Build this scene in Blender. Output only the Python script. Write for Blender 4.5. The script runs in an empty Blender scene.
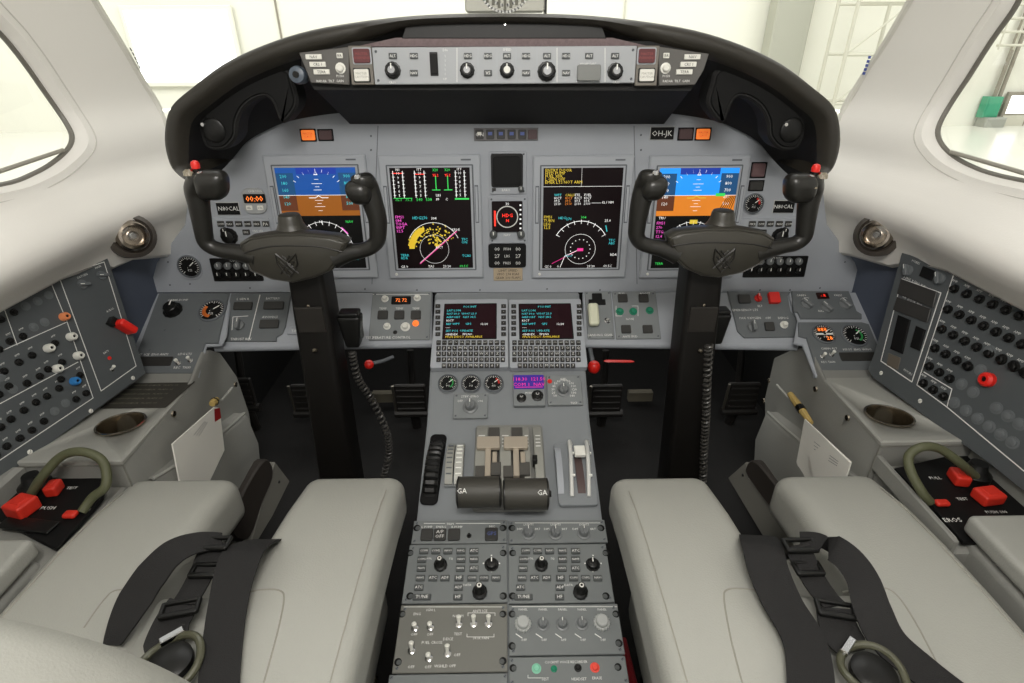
import bpy, math, random
from mathutils import Vector, Matrix
from mathutils.geometry import delaunay_2d_cdt
S = bpy.context.scene
random.seed(7)
V = Vector
# ------------------------------------------------------------------ camera
FPX, PITCH, YAW, ROLL = 550.0, math.radians(28.5), math.radians(0.52), math.radians(0.35)
CAM = V((0, 0, 1.0))
_f = V((math.sin(YAW)*math.cos(PITCH), math.cos(YAW)*math.cos(PITCH), -math.sin(PITCH)))
_r0 = V((math.cos(YAW), -math.sin(YAW), 0)); _u0 = _r0.cross(_f)
_r = _r0*math.cos(ROLL) - _u0*math.sin(ROLL); _u = _u0*math.cos(ROLL) + _r0*math.sin(ROLL)
cd = bpy.data.cameras.new('camera'); cam = bpy.data.objects.new('camera', cd)
S.collection.objects.link(cam); S.camera = cam
cam.matrix_world = Matrix(((_r.x, _u.x, -_f.x, CAM.x), (_r.y, _u.y, -_f.y, CAM.y), (_r.z, _u.z, -_f.z, CAM.z), (0, 0, 0, 1)))
cd.sensor_width = 36; cd.lens = FPX/1024*36; cd.clip_start = 0.02; cd.clip_end = 200
# ------------------------------------------------------------------ light
S.view_settings.view_transform = 'Standard'; S.view_settings.look = 'None'
S.view_settings.gamma = 1; S.view_settings.use_curve_mapping = False
S.view_settings.exposure = 0.36
w = bpy.data.worlds.new('world'); S.world = w; w.use_nodes = True
bg = w.node_tree.nodes['Background']; bg.inputs[0].default_value = (1.0, 0.985, 0.95, 1); bg.inputs[1].default_value = .62
def area(name, loc, target, sx, sy, power, col=(1, .97, .92)):
    l = bpy.data.lights.new(name, 'AREA'); l.shape = 'RECTANGLE'; l.size = sx; l.size_y = sy; l.energy = power; l.color = col
    o = bpy.data.objects.new(name, l); S.collection.objects.link(o); o.location = loc
    o.rotation_euler = (V(target)-V(loc)).to_track_quat('-Z', 'Y').to_euler(); return o
area('cabin_ceiling_light', (0, -.1, 1.56), (0, 1.15, .66), .5, .3, 13)  # added fill, no real fitting: brightens the cockpit from above and behind the camera
for hx in (-14, 14):
    area('hangar_roof_light', (hx, 9, 9), (hx*.8, 14, 0), 9, 5, 800, (1, .99, .95))
area('hangar_roof_light', (0, 9, 9), (0, 15, 0), 9, 5, 800, (1, .99, .95))
# ------------------------------------------------------------------ rays, planes
def ray(px, py):
    return ((px-512)/FPX)*_r + ((341.5-py)/FPX)*_u + _f
def proj(p):
    d = V(p)-CAM; z = d.dot(_f); return (512+FPX*d.dot(_r)/z, 341.5-FPX*d.dot(_u)/z)
class PL:
    def __init__(s, O, n, up=(0, 0, 1)):
        s.O = V(O); s.n = V(n).normalized(); up = V(up)
        s.u = up.cross(s.n).normalized(); s.v = s.n.cross(s.u).normalized()
    def hit(s, px, py, off=0):
        d = ray(px, py); O = s.O+s.n*off; return CAM + d*((O-CAM).dot(s.n)/d.dot(s.n))
    def uv(s, px, py, off=0):
        p = s.hit(px, py, off)-s.O; return (p.dot(s.u), p.dot(s.v))
    def mat(s, p):
        return Matrix(((s.u.x, s.v.x, s.n.x, p[0]), (s.u.y, s.v.y, s.n.y, p[1]), (s.u.z, s.v.z, s.n.z, p[2]), (0, 0, 0, 1)))
def xplane(x): return PL((x, 0, 0), (-1 if x > 0 else 1, 0, 0))
def yplane(y): return PL((0, y, 1), (0, -1, 0))
def zplane(z): return PL((0, 0, z), (0, 0, 1), (0, 1, 0))
# ------------------------------------------------------------------ materials
def lin(h):
    h = h.lstrip('#'); c = [int(h[i:i+2], 16)/255 for i in (0, 2, 4)]
    return tuple((x/12.92 if x <= .04045 else ((x+.055)/1.055)**2.4) for x in c)
_m = {}
def mat(name, hexc='808080', rough=.5, metal=0, emit=0, noise=0, scale=40, bump=0, bscale=300, coat=0, spec=.5, alpha=1):
    if name in _m: return _m[name]
    m = bpy.data.materials.new(name); m.use_nodes = True; nt = m.node_tree; b = nt.nodes['Principled BSDF']
    c = lin(hexc)+(1,)
    b.inputs['Base Color'].default_value = c; b.inputs['Roughness'].default_value = rough; b.inputs['Metallic'].default_value = metal
    b.inputs['Specular IOR Level'].default_value = spec
    if coat: b.inputs['Coat Weight'].default_value = coat; b.inputs['Coat Roughness'].default_value = .1
    if emit: b.inputs['Emission Color'].default_value = c; b.inputs['Emission Strength'].default_value = emit
    tc = nt.nodes.new('ShaderNodeTexCoord')
    if noise:
        n = nt.nodes.new('ShaderNodeTexNoise'); n.inputs['Scale'].default_value = scale; n.inputs['Detail'].default_value = 4
        r = nt.nodes.new('ShaderNodeMapRange'); r.inputs[3].default_value = 1-noise; r.inputs[4].default_value = 1+noise
        h = nt.nodes.new('ShaderNodeHueSaturation'); h.inputs['Color'].default_value = c
        nt.links.new(tc.outputs['Object'], n.inputs['Vector']); nt.links.new(n.outputs['Fac'], r.inputs[0])
        nt.links.new(r.outputs[0], h.inputs['Value']); nt.links.new(h.outputs[0], b.inputs['Base Color'])
    if bump:
        n2 = nt.nodes.new('ShaderNodeTexNoise'); n2.inputs['Scale'].default_value = bscale; n2.inputs['Detail'].default_value = 3
        bp = nt.nodes.new('ShaderNodeBump'); bp.inputs['Strength'].default_value = bump; bp.inputs['Distance'].default_value = .002
        nt.links.new(tc.outputs['Object'], n2.inputs['Vector']); nt.links.new(n2.outputs['Fac'], bp.inputs['Height'])
        nt.links.new(bp.outputs[0], b.inputs['Normal'])
    _m[name] = m; return m
PAN = mat('panel_grey', '989ca2', .55, noise=.04, scale=15, bump=.15, bscale=900)
UNIT = mat('unit_grey', '777b7c', .55, noise=.05, scale=40, bump=.15, bscale=900)
SIDE = mat('side_unit_grey', '5e6264', .55, noise=.05, scale=40)
BRK = mat('breaker_panel_grey', '4a4e50', .5, noise=.05, scale=30)
PED = mat('pedestal_grey', '7d8184', .55, noise=.04, scale=20)
RAD = mat('radio_panel_grey', '6c7070', .55, noise=.05, scale=40)
SLATE = mat('slate_blue_trim', '4a5160', .7)
BEZ = mat('bezel_grey', 'a0a4aa', .5)
BEZD = mat('bezel_groove', '5c6064', .6)
BLK = mat('black_plastic', '0f0f0e', .38, spec=.35)
BLKM = mat('black_matte', '070707', .6, spec=.25)
HOOD = mat('glareshield_vinyl', '0b0a09', .75, bump=.3, bscale=500)
HRIM = mat('glareshield_rim_vinyl', '2b2822', .42, noise=.06, scale=8, bump=.3, bscale=600)
YOKE = mat('yoke_paint', '37352f', .36, bump=.15, bscale=1200)
GRIP = mat('grip_plastic', '1f1e1b', .34)
COL = mat('column_black', '12100e', .5, spec=.3)
WHT = mat('white_paint', 'e6e6e0', .5)
KWH = mat('white_knob', 'd9d8d0', .35)
RED = mat('red_plastic', 'd8231a', .4)
LET = mat('placard_white', 'dcdcd8', .6)
GREYK = mat('grey_knob', '6a6d6e', .4)
BTN = mat('button_grey', '464949', .45)
BTD = mat('button_dark', '2e2d2b', .45)
CHR = mat('chrome', 'c8c8c8', .15, 1)
STL = mat('brushed_steel', 'b8ae9e', .2, 1)
BRS = mat('vent_metal', 'a0968a', .22, 1)
LINER = mat('headliner_vinyl', 'dfdcd6', .6, noise=.02, scale=5, bump=.1, bscale=300)
LEA = mat('seat_leather', 'a1a19a', .45, noise=.02, scale=6, bump=.25, bscale=450)
LEA2 = mat('seat_leather_side', '94948d', .5, noise=.03, scale=8, bump=.25, bscale=450)
SEAM = mat('seam_thread', '9a988e', .7)
CON = mat('console_vinyl', '868681', .5, noise=.03, scale=6, bump=.2, bscale=400)
CONT = mat('console_top_vinyl', '989892', .5, noise=.03, scale=6, bump=.2, bscale=400)
CARP = mat('carpet', '100f0e', .95, noise=.35, scale=60, bump=.8, bscale=500)
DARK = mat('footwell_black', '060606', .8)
BELT = mat('belt_webbing', '151414', .8, bump=.4, bscale=900)
HOSE = mat('olive_hose', '50523a', .6, bump=.3, bscale=600)
PAPER = mat('paper_white', 'e4e2da', .7)
SCR = mat('screen_black', '140a0c', .3, spec=.15)
SMB = mat('smoked_button', '4a3536', .3)
def em(n, h, s=1.0): return mat(n, h, .5, emit=s)
EBLU, EBL2, EBRN, EORG = em('lit_sky_blue', '1a86e0', .6), em('lit_deep_blue', '0a4690', .5), em('lit_ground_brown', '8a4f10', .45), em('lit_ground_orange', 'c2701c', .6)
EDBL, EDBR = em('lit_dim_blue', '123f66', .7), em('lit_dim_brown', '5a2f22', .7)
EWHT, EGRN, EMAG, ECYA, EYEL, EAMB, ERED, EDRED = (em('lit_white', 'd8d8d8', .6), em('lit_green', '2fbf50', .6), em('lit_magenta', 'd850b8', .7), em('lit_cyan', '38b0b8', .6),
    em('lit_yellow', 'c0a830', .6), em('lit_amber', 'ff8030', .9), em('lit_red', 'ff3020', .8), em('lit_dark_red', '701020', .6))
EPUR, EPNK = em('lit_purple', '2a1470', .6), em('lit_pink', 'c02878', .8)
def glass_mat(name, tint='ffffff', fac=.05):
    m = bpy.data.materials.new(name); m.use_nodes = True; nt = m.node_tree; nt.nodes.clear()
    o = nt.nodes.new('ShaderNodeOutputMaterial'); mx = nt.nodes.new('ShaderNodeMixShader'); t = nt.nodes.new('ShaderNodeBsdfTransparent'); g = nt.nodes.new('ShaderNodeBsdfGlossy')
    t.inputs[0].default_value = lin(tint)+(1,); g.inputs['Roughness'].default_value = .02; mx.inputs[0].default_value = fac
    nt.links.new(t.outputs[0], mx.inputs[1]); nt.links.new(g.outputs[0], mx.inputs[2]); nt.links.new(mx.outputs[0], o.inputs[0]); return m
GLASS = glass_mat('window_glass', 'fafcfa')
# ------------------------------------------------------------------ mesh builder
class MB:
    def __init__(s, m=None): s.v = []; s.f = []; s.fm = []; s.mats = []; s.m = m; s.T = Matrix.Identity(4)
    def add(s, vs, fs, m=None):
        m = m or s.m
        if m not in s.mats: s.mats.append(m)
        k = s.mats.index(m); b = len(s.v)
        s.v += [tuple(s.T @ V(p)) for p in vs]
        for f in fs: s.f.append(tuple(i+b for i in f)); s.fm.append(k)
        return s
    def rings(s, rs, m=None, cap0=True, cap1=True, closed=True):
        n = len(rs[0]); vs = [p for r in rs for p in r]; fs = []
        for i in range(len(rs)-1):
            for j in range(n if closed else n-1):
                k = (j+1) % n; fs.append((i*n+j, i*n+k, (i+1)*n+k, (i+1)*n+j))
        if cap0: fs.append(tuple(range(n-1, -1, -1)))
        if cap1: fs.append(tuple(range((len(rs)-1)*n, len(rs)*n)))
        return s.add(vs, fs, m)
    def plate(s, ol, z0, z1, ch=0, m=None, bottom=True):
        a = sum(ol[i][0]*ol[(i+1) % len(ol)][1]-ol[(i+1) % len(ol)][0]*ol[i][1] for i in range(len(ol)))
        if a < 0: ol = ol[::-1]
        rs = [[(x, y, z0) for x, y in ol]]
        if ch > 0:
            rs.append([(x, y, z1-ch) for x, y in ol]); rs.append([(x, y, z1) for x, y in inset(ol, ch)])
        else: rs.append([(x, y, z1) for x, y in ol])
        return s.rings(rs, m, cap0=bottom)
    def rrect(s, cx, cy, w, h, z0, z1, r=0, ch=0, m=None): return s.plate(rrect(cx, cy, w, h, r), z0, z1, ch, m)
    def box(s, c, d, ch=0, m=None):
        return s.plate(rrect(c[0], c[1], d[0], d[1], 0), c[2]-d[2]/2, c[2]+d[2]/2, ch, m)
    def lathe(s, prof, seg=24, c=(0, 0), m=None, cap0=True, cap1=True, star=0):
        rs = []
        for q in prof:
            r, z = q[0], q[1]
            rs.append([(c[0]+(r*(1-(star if (j % 2 and r > 0) else 0)))*math.cos(2*math.pi*j/seg), c[1]+(r*(1-(star if j % 2 else 0)))*math.sin(2*math.pi*j/seg), z) for j in range(seg)])
        return s.rings(rs, m, cap0, cap1)
    def tube(s, pts, rad, seg=10, m=None, smooth=0, flat=1.0, caps=True):
        pts = [V(p) for p in pts]; rad = list(rad) if isinstance(rad, (list, tuple)) else [rad]*len(pts)
        if smooth: pts, rad = catmull(pts, rad, smooth)
        rs = []; t0 = (pts[1]-pts[0]).normalized(); nrm = t0.orthogonal().normalized()
        if abs(t0.z) < .9: nrm = (V((0, 0, 1))-t0*t0.z).normalized()
        for i, p in enumerate(pts):
            t = (pts[min(i+1, len(pts)-1)]-pts[max(i-1, 0)]).normalized()
            nrm = (nrm-t*nrm.dot(t)).normalized(); bn = t.cross(nrm)
            rs.append([tuple(p+(nrm*math.cos(a)*flat+bn*math.sin(a))*rad[i]) for a in [2*math.pi*j/seg for j in range(seg)]])
        return s.rings(rs, m, caps, caps)
    def ribbon(s, pts, side, wd, th=.0015, m=None, smooth=6):
        pts = [V(p) for p in pts]; side = [V(q) for q in side] if isinstance(side[0], (tuple, Vector, list)) else [V(side)]*len(pts)
        wd = list(wd) if isinstance(wd, (list, tuple)) else [wd]*len(pts)
        P, W = catmull(pts, wd, smooth); Q, _ = catmull(side, wd, smooth); rs = []
        for i, p in enumerate(P):
            t = (P[min(i+1, len(P)-1)]-P[max(i-1, 0)]).normalized(); q = (Q[i]-t*Q[i].dot(t)).normalized(); n = t.cross(q)
            rs.append([tuple(p+q*W[i]/2+n*th), tuple(p-q*W[i]/2+n*th), tuple(p-q*W[i]/2-n*th), tuple(p+q*W[i]/2-n*th)])
        return s.rings(rs, m)
    def text(s, t, x, y, size, z=.0004, m=None, ax=.5, bold=False):
        vs, fs, wd = textmesh(t)
        return s.add([(x+(p[0]-wd*ax)*size, y+(p[1]-.35)*size, z) for p in vs], fs, m or LET)
    def rect(s, x0, y0, x1, y1, z=.0004, m=None): return s.add([(x0, y0, z), (x1, y0, z), (x1, y1, z), (x0, y1, z)], [(0, 1, 2, 3)], m or LET)
    def line(s, pts, wd=.0006, z=.0004, m=None, closed=False):
        pts = list(pts)+([pts[0]] if closed else [])
        for a, b in zip(pts, pts[1:]):
            a = V((a[0], a[1])); b = V((b[0], b[1])); d = (b-a)
            if d.length < 1e-7: continue
            q = V((-d.y, d.x)).normalized()*wd/2; d = d.normalized()*wd*.3
            s.add([(*(a-d+q), z), (*(a-d-q), z), (*(b+d-q), z), (*(b+d+q), z)], [(0, 1, 2, 3)], m or LET)
        return s
    def arc(s, cx, cy, r, a0, a1, wd=.0006, z=.0004, m=None, n=24):
        return s.line([(cx+r*math.cos(math.radians(a0+(a1-a0)*i/n)), cy+r*math.sin(math.radians(a0+(a1-a0)*i/n))) for i in range(n+1)], wd, z, m)
    def disc(s, cx, cy, r, z=.0004, m=None, n=16): return s.add([(cx+r*math.cos(2*math.pi*i/n), cy+r*math.sin(2*math.pi*i/n), z) for i in range(n)], [tuple(range(n))], m or LET)
    def mesh(s, name, smooth=True, ang=35):
        me = bpy.data.meshes.new(name); me.from_pydata(s.v, [], s.f)
        for m in s.mats: me.materials.append(m)
        me.polygons.foreach_set('material_index', s.fm); me.validate()
        if smooth:
            me.polygons.foreach_set('use_smooth', [True]*len(me.polygons)); me.set_sharp_from_angle(angle=math.radians(ang))
        me.update(); return me
    def build(s, name, parent=None, mw=None, smooth=True, ang=35): return ob(name, s.mesh(name, smooth, ang), parent, mw)
def inset(ol, d):
    n = len(ol); out = []
    for i in range(n):
        p0, p, p1 = V(ol[i-1]), V(ol[i]), V(ol[(i+1) % n])
        a = (p-p0); b = (p1-p)
        if a.length < 1e-9 or b.length < 1e-9: out.append(tuple(p)); continue
        na = V((-a.y, a.x)).normalized(); nb = V((-b.y, b.x)).normalized(); k = na+nb
        out.append(tuple(p+k*(d/max(.4, 1+na.dot(nb)))))
    return out
def rrect(cx, cy, w, h, r=0, n=4):
    if r <= 0: return [(cx-w/2, cy-h/2), (cx+w/2, cy-h/2), (cx+w/2, cy+h/2), (cx-w/2, cy+h/2)]
    r = min(r, w/2-1e-5, h/2-1e-5); o = []
    for sx, sy, a in ((1, -1, -90), (1, 1, 0), (-1, 1, 90), (-1, -1, 180)):
        for i in range(n+1):
            t = math.radians(a+90*i/n); o.append((cx+sx*(w/2-r)+r*math.cos(t), cy+sy*(h/2-r)+r*math.sin(t)))
    return o
def catmull(P, R, k):
    P = [V(p) for p in P]
    if len(P) < 3: k = 1
    o, ro = [], []
    for i in range(len(P)-1):
        p0, p1, p2, p3 = P[max(i-1, 0)], P[i], P[i+1], P[min(i+2, len(P)-1)]
        for j in range(k):
            t = j/k; o.append(.5*((2*p1)+(p2-p0)*t+(2*p0-5*p1+4*p2-p3)*t*t+(3*p1-p0-3*p2+p3)*t**3)); ro.append(R[i]+(R[i+1]-R[i])*t)
    o.append(P[-1]); ro.append(R[-1]); return o, ro
def cm2(pts, k=5, closed=False):
    if closed:
        n = len(pts); q = [pts[(i) % n] for i in range(-2, n+3)]; P, _ = catmull([V((a, b, 0)) for a, b in q], [0]*len(q), k)
        return [(p.x, p.y) for p in P[2*k:(n+2)*k]]
    P, _ = catmull([V((a, b, 0)) for a, b in pts], [0]*len(pts), k); return [(p.x, p.y) for p in P]
_tx = {}
def textmesh(t):
    if t not in _tx:
        c = bpy.data.curves.new('t', 'FONT'); c.body = t; c.size = 1; c.resolution_u = 1
        o = bpy.data.objects.new('t', c); S.collection.objects.link(o); dg = bpy.context.evaluated_depsgraph_get()
        me = bpy.data.meshes.new_from_object(o.evaluated_get(dg)); vs = [tuple(v.co) for v in me.vertices]; fs = [tuple(p.vertices) for p in me.polygons]
        _tx[t] = (vs, fs, max([v[0] for v in vs] or [0])); bpy.data.objects.remove(o); bpy.data.curves.remove(c); bpy.data.meshes.remove(me)
    return _tx[t]
def ob(name, data, parent=None, mw=None):
    o = bpy.data.objects.new(name, data); S.collection.objects.link(o)
    if parent: o.parent = parent
    if mw is not None:
        if parent: o.matrix_local = mw
        else: o.matrix_world = mw
    return o
def tag(o, label, cat, group=None, kind=None):
    o['label'] = label; o['category'] = cat
    if group: o['group'] = group
    if kind: o['kind'] = kind
    return o
def thing(name, label, cat, mw=None, group=None): return tag(ob(name, None, None, mw), label, cat, group)
def struct(o, label=None):
    o['kind'] = 'structure'
    return o
def T3(x, y, z=0): return Matrix.Translation((x, y, z))
# cached part meshes
_c = {}
def cached(key, fn):
    if key not in _c: _c[key] = fn()
    return _c[key]
def knob_mesh(r, h, m, style, top=None):
    def f():
        b = MB(m)
        if style == 'round':
            b.lathe([(r*1.25, 0), (r*1.25, h*.12), (r, h*.16), (r*.88, h*.92), (r*.78, h), (r*.5, h)], 24, star=.05); b.lathe([(r*.55, h), (r*.5, h*1.03)], 16, m=top or m)
            b.line([(0, r*.2), (0, r*.85)], r*.16, h*1.04, WHT)
        elif style == 'tall':
            b.lathe([(r*1.3, 0), (r*1.3, h*.25), (r*.95, h*.32), (r*.85, h*.6), (r*.8, h*.62), (r*.62, h*.7), (r*.58, h)], 24, star=.05)
            b.lathe([(r*.42, h), (r*.34, h*1.02)], 16, m=top or CHR); b.lathe([(r*.22, h*1.02), (r*.2, h*1.03)], 10, m=m)
        elif style == 'skirt':
            b.lathe([(r*1.4, 0), (r*1.35, h*.12), (r*1.0, h*.2), (r*.9, h*.9), (r*.75, h)], 28); b.rrect(0, 0, r*.5, r*1.7, h*.9, h*1.25, r*.2, r*.1)
            b.line([(0, r*.2), (0, r*.8)], r*.14, h*1.27, WHT)
        elif style == 'gear':
            b.lathe([(r*1.35, 0), (r*1.35, h*.4), (r*1.2, h*.5)], 32, star=.12, m=top or m); b.lathe([(r, h*.5), (r*.95, h*1.05), (r*.8, h*1.15)], 24)
        elif style == 'small':
            b.lathe([(r, 0), (r*.95, h*.9), (r*.7, h)], 16); b.line([(0, 0), (0, r*.7)], r*.2, h*1.02, WHT)
        elif style == 'cap':
            b.lathe([(r*1.2, 0), (r*1.2, h*.2), (r*.8, h*.25), (r*.8, h*.8), (r*.6, h)], 14)
        elif style == 'lever':
            b.lathe([(r*1.2, 0), (r*1.1, h*.3), (r*.4, h*.4)], 24); b.rrect(0, 0, r*.8, r*2.6, h*.2, h, r*.3, r*.12); b.line([(0, r*.3), (0, r*1.2)], r*.14, h+.0002, WHT)
        return b.mesh('knob')
    return cached(('k', round(r, 4), round(h, 4), m.name, style, top.name if top else ''), f)
def toggle_mesh(r, m, up):
    def f():
        b = MB(CHR); b.lathe([(r*1.1, 0), (r*1.1, r*.3), (r*.7, r*.5)], 12, m=CHR)
        a = math.radians(28*up); L = r*3.2; d = V((0, math.sin(a), math.cos(a)))
        b.tube([d*r*.3, d*L*.6, d*L*.9, d*L], [r*.4, r*.6, r*.75, r*.4], 10, m)
        return b.mesh('toggle_lever')
    return cached(('t', round(r, 4), m.name, up), f)
class Unit:
    """a thing screwed onto a plane; pixel positions are turned into its own local metres"""
    def __init__(s, name, label, cat, plane, rc=None, ol=None, th=.006, m=UNIT, r=.002, ch=.001, group=None, base='faceplate', off=0, screws=4, fix=None):
        s.p = plane
        if ol:
            xs = [plane.uv(*q, off) for q in ol]; cx = (min(x for x, y in xs)+max(x for x, y in xs))/2; cy = (min(y for x, y in xs)+max(y for x, y in xs))/2
            s.w = max(x for x, y in xs)-min(x for x, y in xs); s.h = max(y for x, y in xs)-min(y for x, y in xs)
        else:
            x0, y0, x1, y1 = rc; mx, my = (x0+x1)/2, (y0+y1)/2
            L, R, U, D = plane.uv(x0, my, off), plane.uv(x1, my, off), plane.uv(mx, y0, off), plane.uv(mx, y1, off)
            cx, cy, s.w, s.h = (L[0]+R[0])/2, (U[1]+D[1])/2, R[0]-L[0], U[1]-D[1]
            if fix: s.w, s.h = fix
        s.cx, s.cy, s.th, s.off = cx, cy, th, off
        O = plane.O+plane.u*cx+plane.v*cy+plane.n*off
        s.o = thing(name, label, cat, plane.mat(O), group); s.name = base
        s.b = MB(m)
        if ol: s.ol = [(x-cx, y-cy) for x, y in xs]
        else: s.ol = rrect(0, 0, s.w, s.h, r)
        s.b.plate(s.ol, 0, th, ch)
        c = plane.hit((rc[0]+rc[2])/2 if rc else ol[0][0], (rc[1]+rc[3])/2 if rc else ol[0][1]); s.s = (c-CAM).dot(_f)/FPX
        if screws:
            i = min(.006, s.w*.08, s.h*.12)
            for sx in (-1, 1):
                for sy in (-1, 1):
                    if not ol: s.screw(sx*(s.w/2-i), sy*(s.h/2-i))
    def screw(s, x, y, r=.0022):
        s.b.lathe([(r, s.th), (r*.8, s.th+.0005)], 10, (x, y), KWH if r > .003 else BEZD); s.b.line([(x-r*.6, y-r*.6), (x+r*.6, y+r*.6)], .0005, s.th+.0007, BLKM)
    def L(s, px, py):
        a, b = s.p.uv(px, py, s.off+s.th); return a-s.cx, b-s.cy
    def R(s, x0, y0, x1, y1):
        mx, my = (x0+x1)/2, (y0+y1)/2
        a, b, c, d = s.L(x0, my), s.L(x1, my), s.L(mx, y0), s.L(mx, y1)
        return ((a[0]+b[0])/2, (c[1]+d[1])/2, b[0]-a[0], c[1]-d[1])
    def knob(s, px, py, r, h=1.6, m=BLK, style='round', top=None, name='knob', rot=0, label=None):
        """r in pixels; the pixel names the knob's visible middle"""
        R = r*s.s; H = R*h
        R, H = round(R, 4), round(H, 4)
        x, y = s.p.uv(px, py, s.off+s.th+H*.5); x -= s.cx; y -= s.cy
        o = ob(name, knob_mesh(R, H, m, style, top), s.o, T3(x, y, s.th) @ Matrix.Rotation(math.radians(rot), 4, 'Z'))
        if label: o['label'] = label
        return o
    def toggle(s, px, py, r=2.2, m=KWH, up=1, name='toggle_switch'):
        R = round(r*s.s, 4); x, y = s.p.uv(px, py, s.off+s.th+R*1.5); return ob(name, toggle_mesh(R, m, up), s.o, T3(x-s.cx, y-s.cy, s.th))
    def button(s, x0, y0, x1, y1, m=BTN, h=.003, txt=None, name='button', frame=None, tm=None, label=None):
        cx, cy, w, hh = s.R(x0, y0, x1, y1); w, hh = round(w, 4), round(hh, 4)
        def f():
            b = MB(m)
            if frame: b.rrect(0, 0, w, hh, 0, .001, w*.08, .0003, frame); b.rrect(0, 0, w*.86, hh*.84, .001, h, w*.08, .0005)
            else: b.rrect(0, 0, w, hh, 0, h, min(w, hh)*.12, .0006)
            if txt:
                ls = txt.split('|'); sz = min(hh*.8/len(ls), w*1.3/max(len(l) for l in ls))
                for i, l in enumerate(ls): b.text(l, 0, (len(ls)-1-2*i)*sz*.5, sz, h+.0002, tm or LET)
            return b.mesh(name)
        o = ob(name, cached(('b', name, w, hh, m.name, h, txt, frame.name if frame else 0, tm.name if tm else 0), f), s.o, T3(cx, cy, s.th))
        if label: o['label'] = label
        return o
    def text(s, px, py, size, t, m=None, ax=.5): x, y = s.L(px, py); s.b.text(t, x, y, size*s.s*1.05, s.th+.0003, m, ax)
    def line(s, pts, wd=.7, m=None, closed=False): s.b.line([s.L(*p) for p in pts], wd*s.s, s.th+.0003, m, closed)
    def gauge(s, px, py, r, face='plain', name='gauge', label=None):
        x, y = s.L(px, py); R = r*s.s; o = ob(name, gauge_mesh(R, face), s.o, T3(x, y, s.th))
        if label: o['label'] = label
        return o
    def quad(s, pts, m=BTD, h=.003, name='window', r=0):
        P = [s.L(*q) for q in pts]; b = MB(m); b.plate(P, 0, h, .0006); return b.build(name, s.o, T3(0, 0, s.th))
    def done(s): s.b.build(s.name, s.o); return s.o
def gauge_mesh(R, face='plain', needle=40):
    b = MB(BEZD); n = 32
    b.lathe([(R*1.12, 0), (R*1.1, .003), (R*1.0, .004), (R*.95, .001)], n, cap1=False, m=BEZD); b.disc(0, 0, R*.97, .0012, BLKM, 32)
    rr = random.Random(int(needle*7+len(face)))
    for i in range(21):
        a = math.radians(225-270*i/20); L = .78 if i % 5 else .68
        b.line([(R*.9*math.cos(a), R*.9*math.sin(a)), (R*L*math.cos(a), R*L*math.sin(a))], R*.05, .0018, LET)
    if face == 'orange': b.arc(0, 0, R*.6, 150, 260, R*.28, .002, mat('gauge_orange', 'e07a30', .5), 10)
    if face == 'green': b.arc(0, 0, R*.55, -60, 60, R*.16, .002, mat('gauge_green', '30a050', .5), 10)
    if face == 'red': b.arc(0, 0, R*.6, 0, 60, R*.2, .002, RED, 8)
    if face == 'lit': b.rect(-R*.6, R*.2, R*.4, R*.7, .002, mat('gauge_window', '301008', .4)); b.text('888', -R*.1, R*.45, R*.6, .0023, EAMB); b.text('28', R*.3, -R*.5, R*.6, .0023, EAMB); b.rect(-R*.8, -.15*R, R*.8, R*.05, .0022, LET)
    a = math.radians(needle); b.line([(-R*.15*math.cos(a), -R*.15*math.sin(a)), (R*.65*math.cos(a), R*.65*math.sin(a))], R*.09, .0026, WHT); b.disc(0, 0, R*.14, .003, BLK)
    for t, yy in (('PSI', -.35),): b.text(t, 0, R*yy, R*.32, .002, LET)
    return b.mesh('gauge')
def rbox(c, d, r, n=8, deform=None, M=None):
    """rounded box as a subdivided cube"""
    cx, cy, cz = c; hx, hy, hz = d[0]/2, d[1]/2, d[2]/2; r = min(r, hx, hy, hz); vs = {}; fs = []; out = []
    def tt(i, h):
        k = 5; seq = []
        for j in range(k): seq.append(-h+r*(1-math.cos(math.radians(90*j/k))))
        m = max(2, n)
        for j in range(m+1): seq.append(-h+r+(2*h-2*r)*j/m)
        for j in range(k-1, -1, -1): seq.append(h-r*(1-math.cos(math.radians(90*j/k))))
        return seq
    X, Y, Z = tt(0, hx), tt(0, hy), tt(0, hz)
    def vid(i, j, k):
        if (i, j, k) not in vs:
            p = V((X[i], Y[j], Z[k])); q = V((max(-hx+r, min(hx-r, p.x)), max(-hy+r, min(hy-r, p.y)), max(-hz+r, min(hz-r, p.z))))
            d_ = p-q
            if d_.length > 1e-9: p = q+d_.normalized()*r
            p = V((p.x+cx, p.y+cy, p.z+cz))
            if deform: p = V(deform(p))
            if M: p = M @ p
            vs[(i, j, k)] = len(out); out.append(tuple(p))
        return vs[(i, j, k)]
    a, b_, c_ = len(X)-1, len(Y)-1, len(Z)-1
    for i in range(a):
        for j in range(b_):
            fs.append((vid(i, j, 0), vid(i, j+1, 0), vid(i+1, j+1, 0), vid(i+1, j, 0))); fs.append((vid(i, j, c_), vid(i+1, j, c_), vid(i+1, j+1, c_), vid(i, j+1, c_)))
    for i in range(a):
        for k in range(c_):
            fs.append((vid(i, 0, k), vid(i+1, 0, k), vid(i+1, 0, k+1), vid(i, 0, k+1))); fs.append((vid(i, b_, k), vid(i, b_, k+1), vid(i+1, b_, k+1), vid(i+1, b_, k)))
    for j in range(b_):
        for k in range(c_):
            fs.append((vid(0, j, k), vid(0, j, k+1), vid(0, j+1, k+1), vid(0, j+1, k))); fs.append((vid(a, j, k), vid(a, j+1, k), vid(a, j+1, k+1), vid(a, j, k+1)))
    return out, fs
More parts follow.
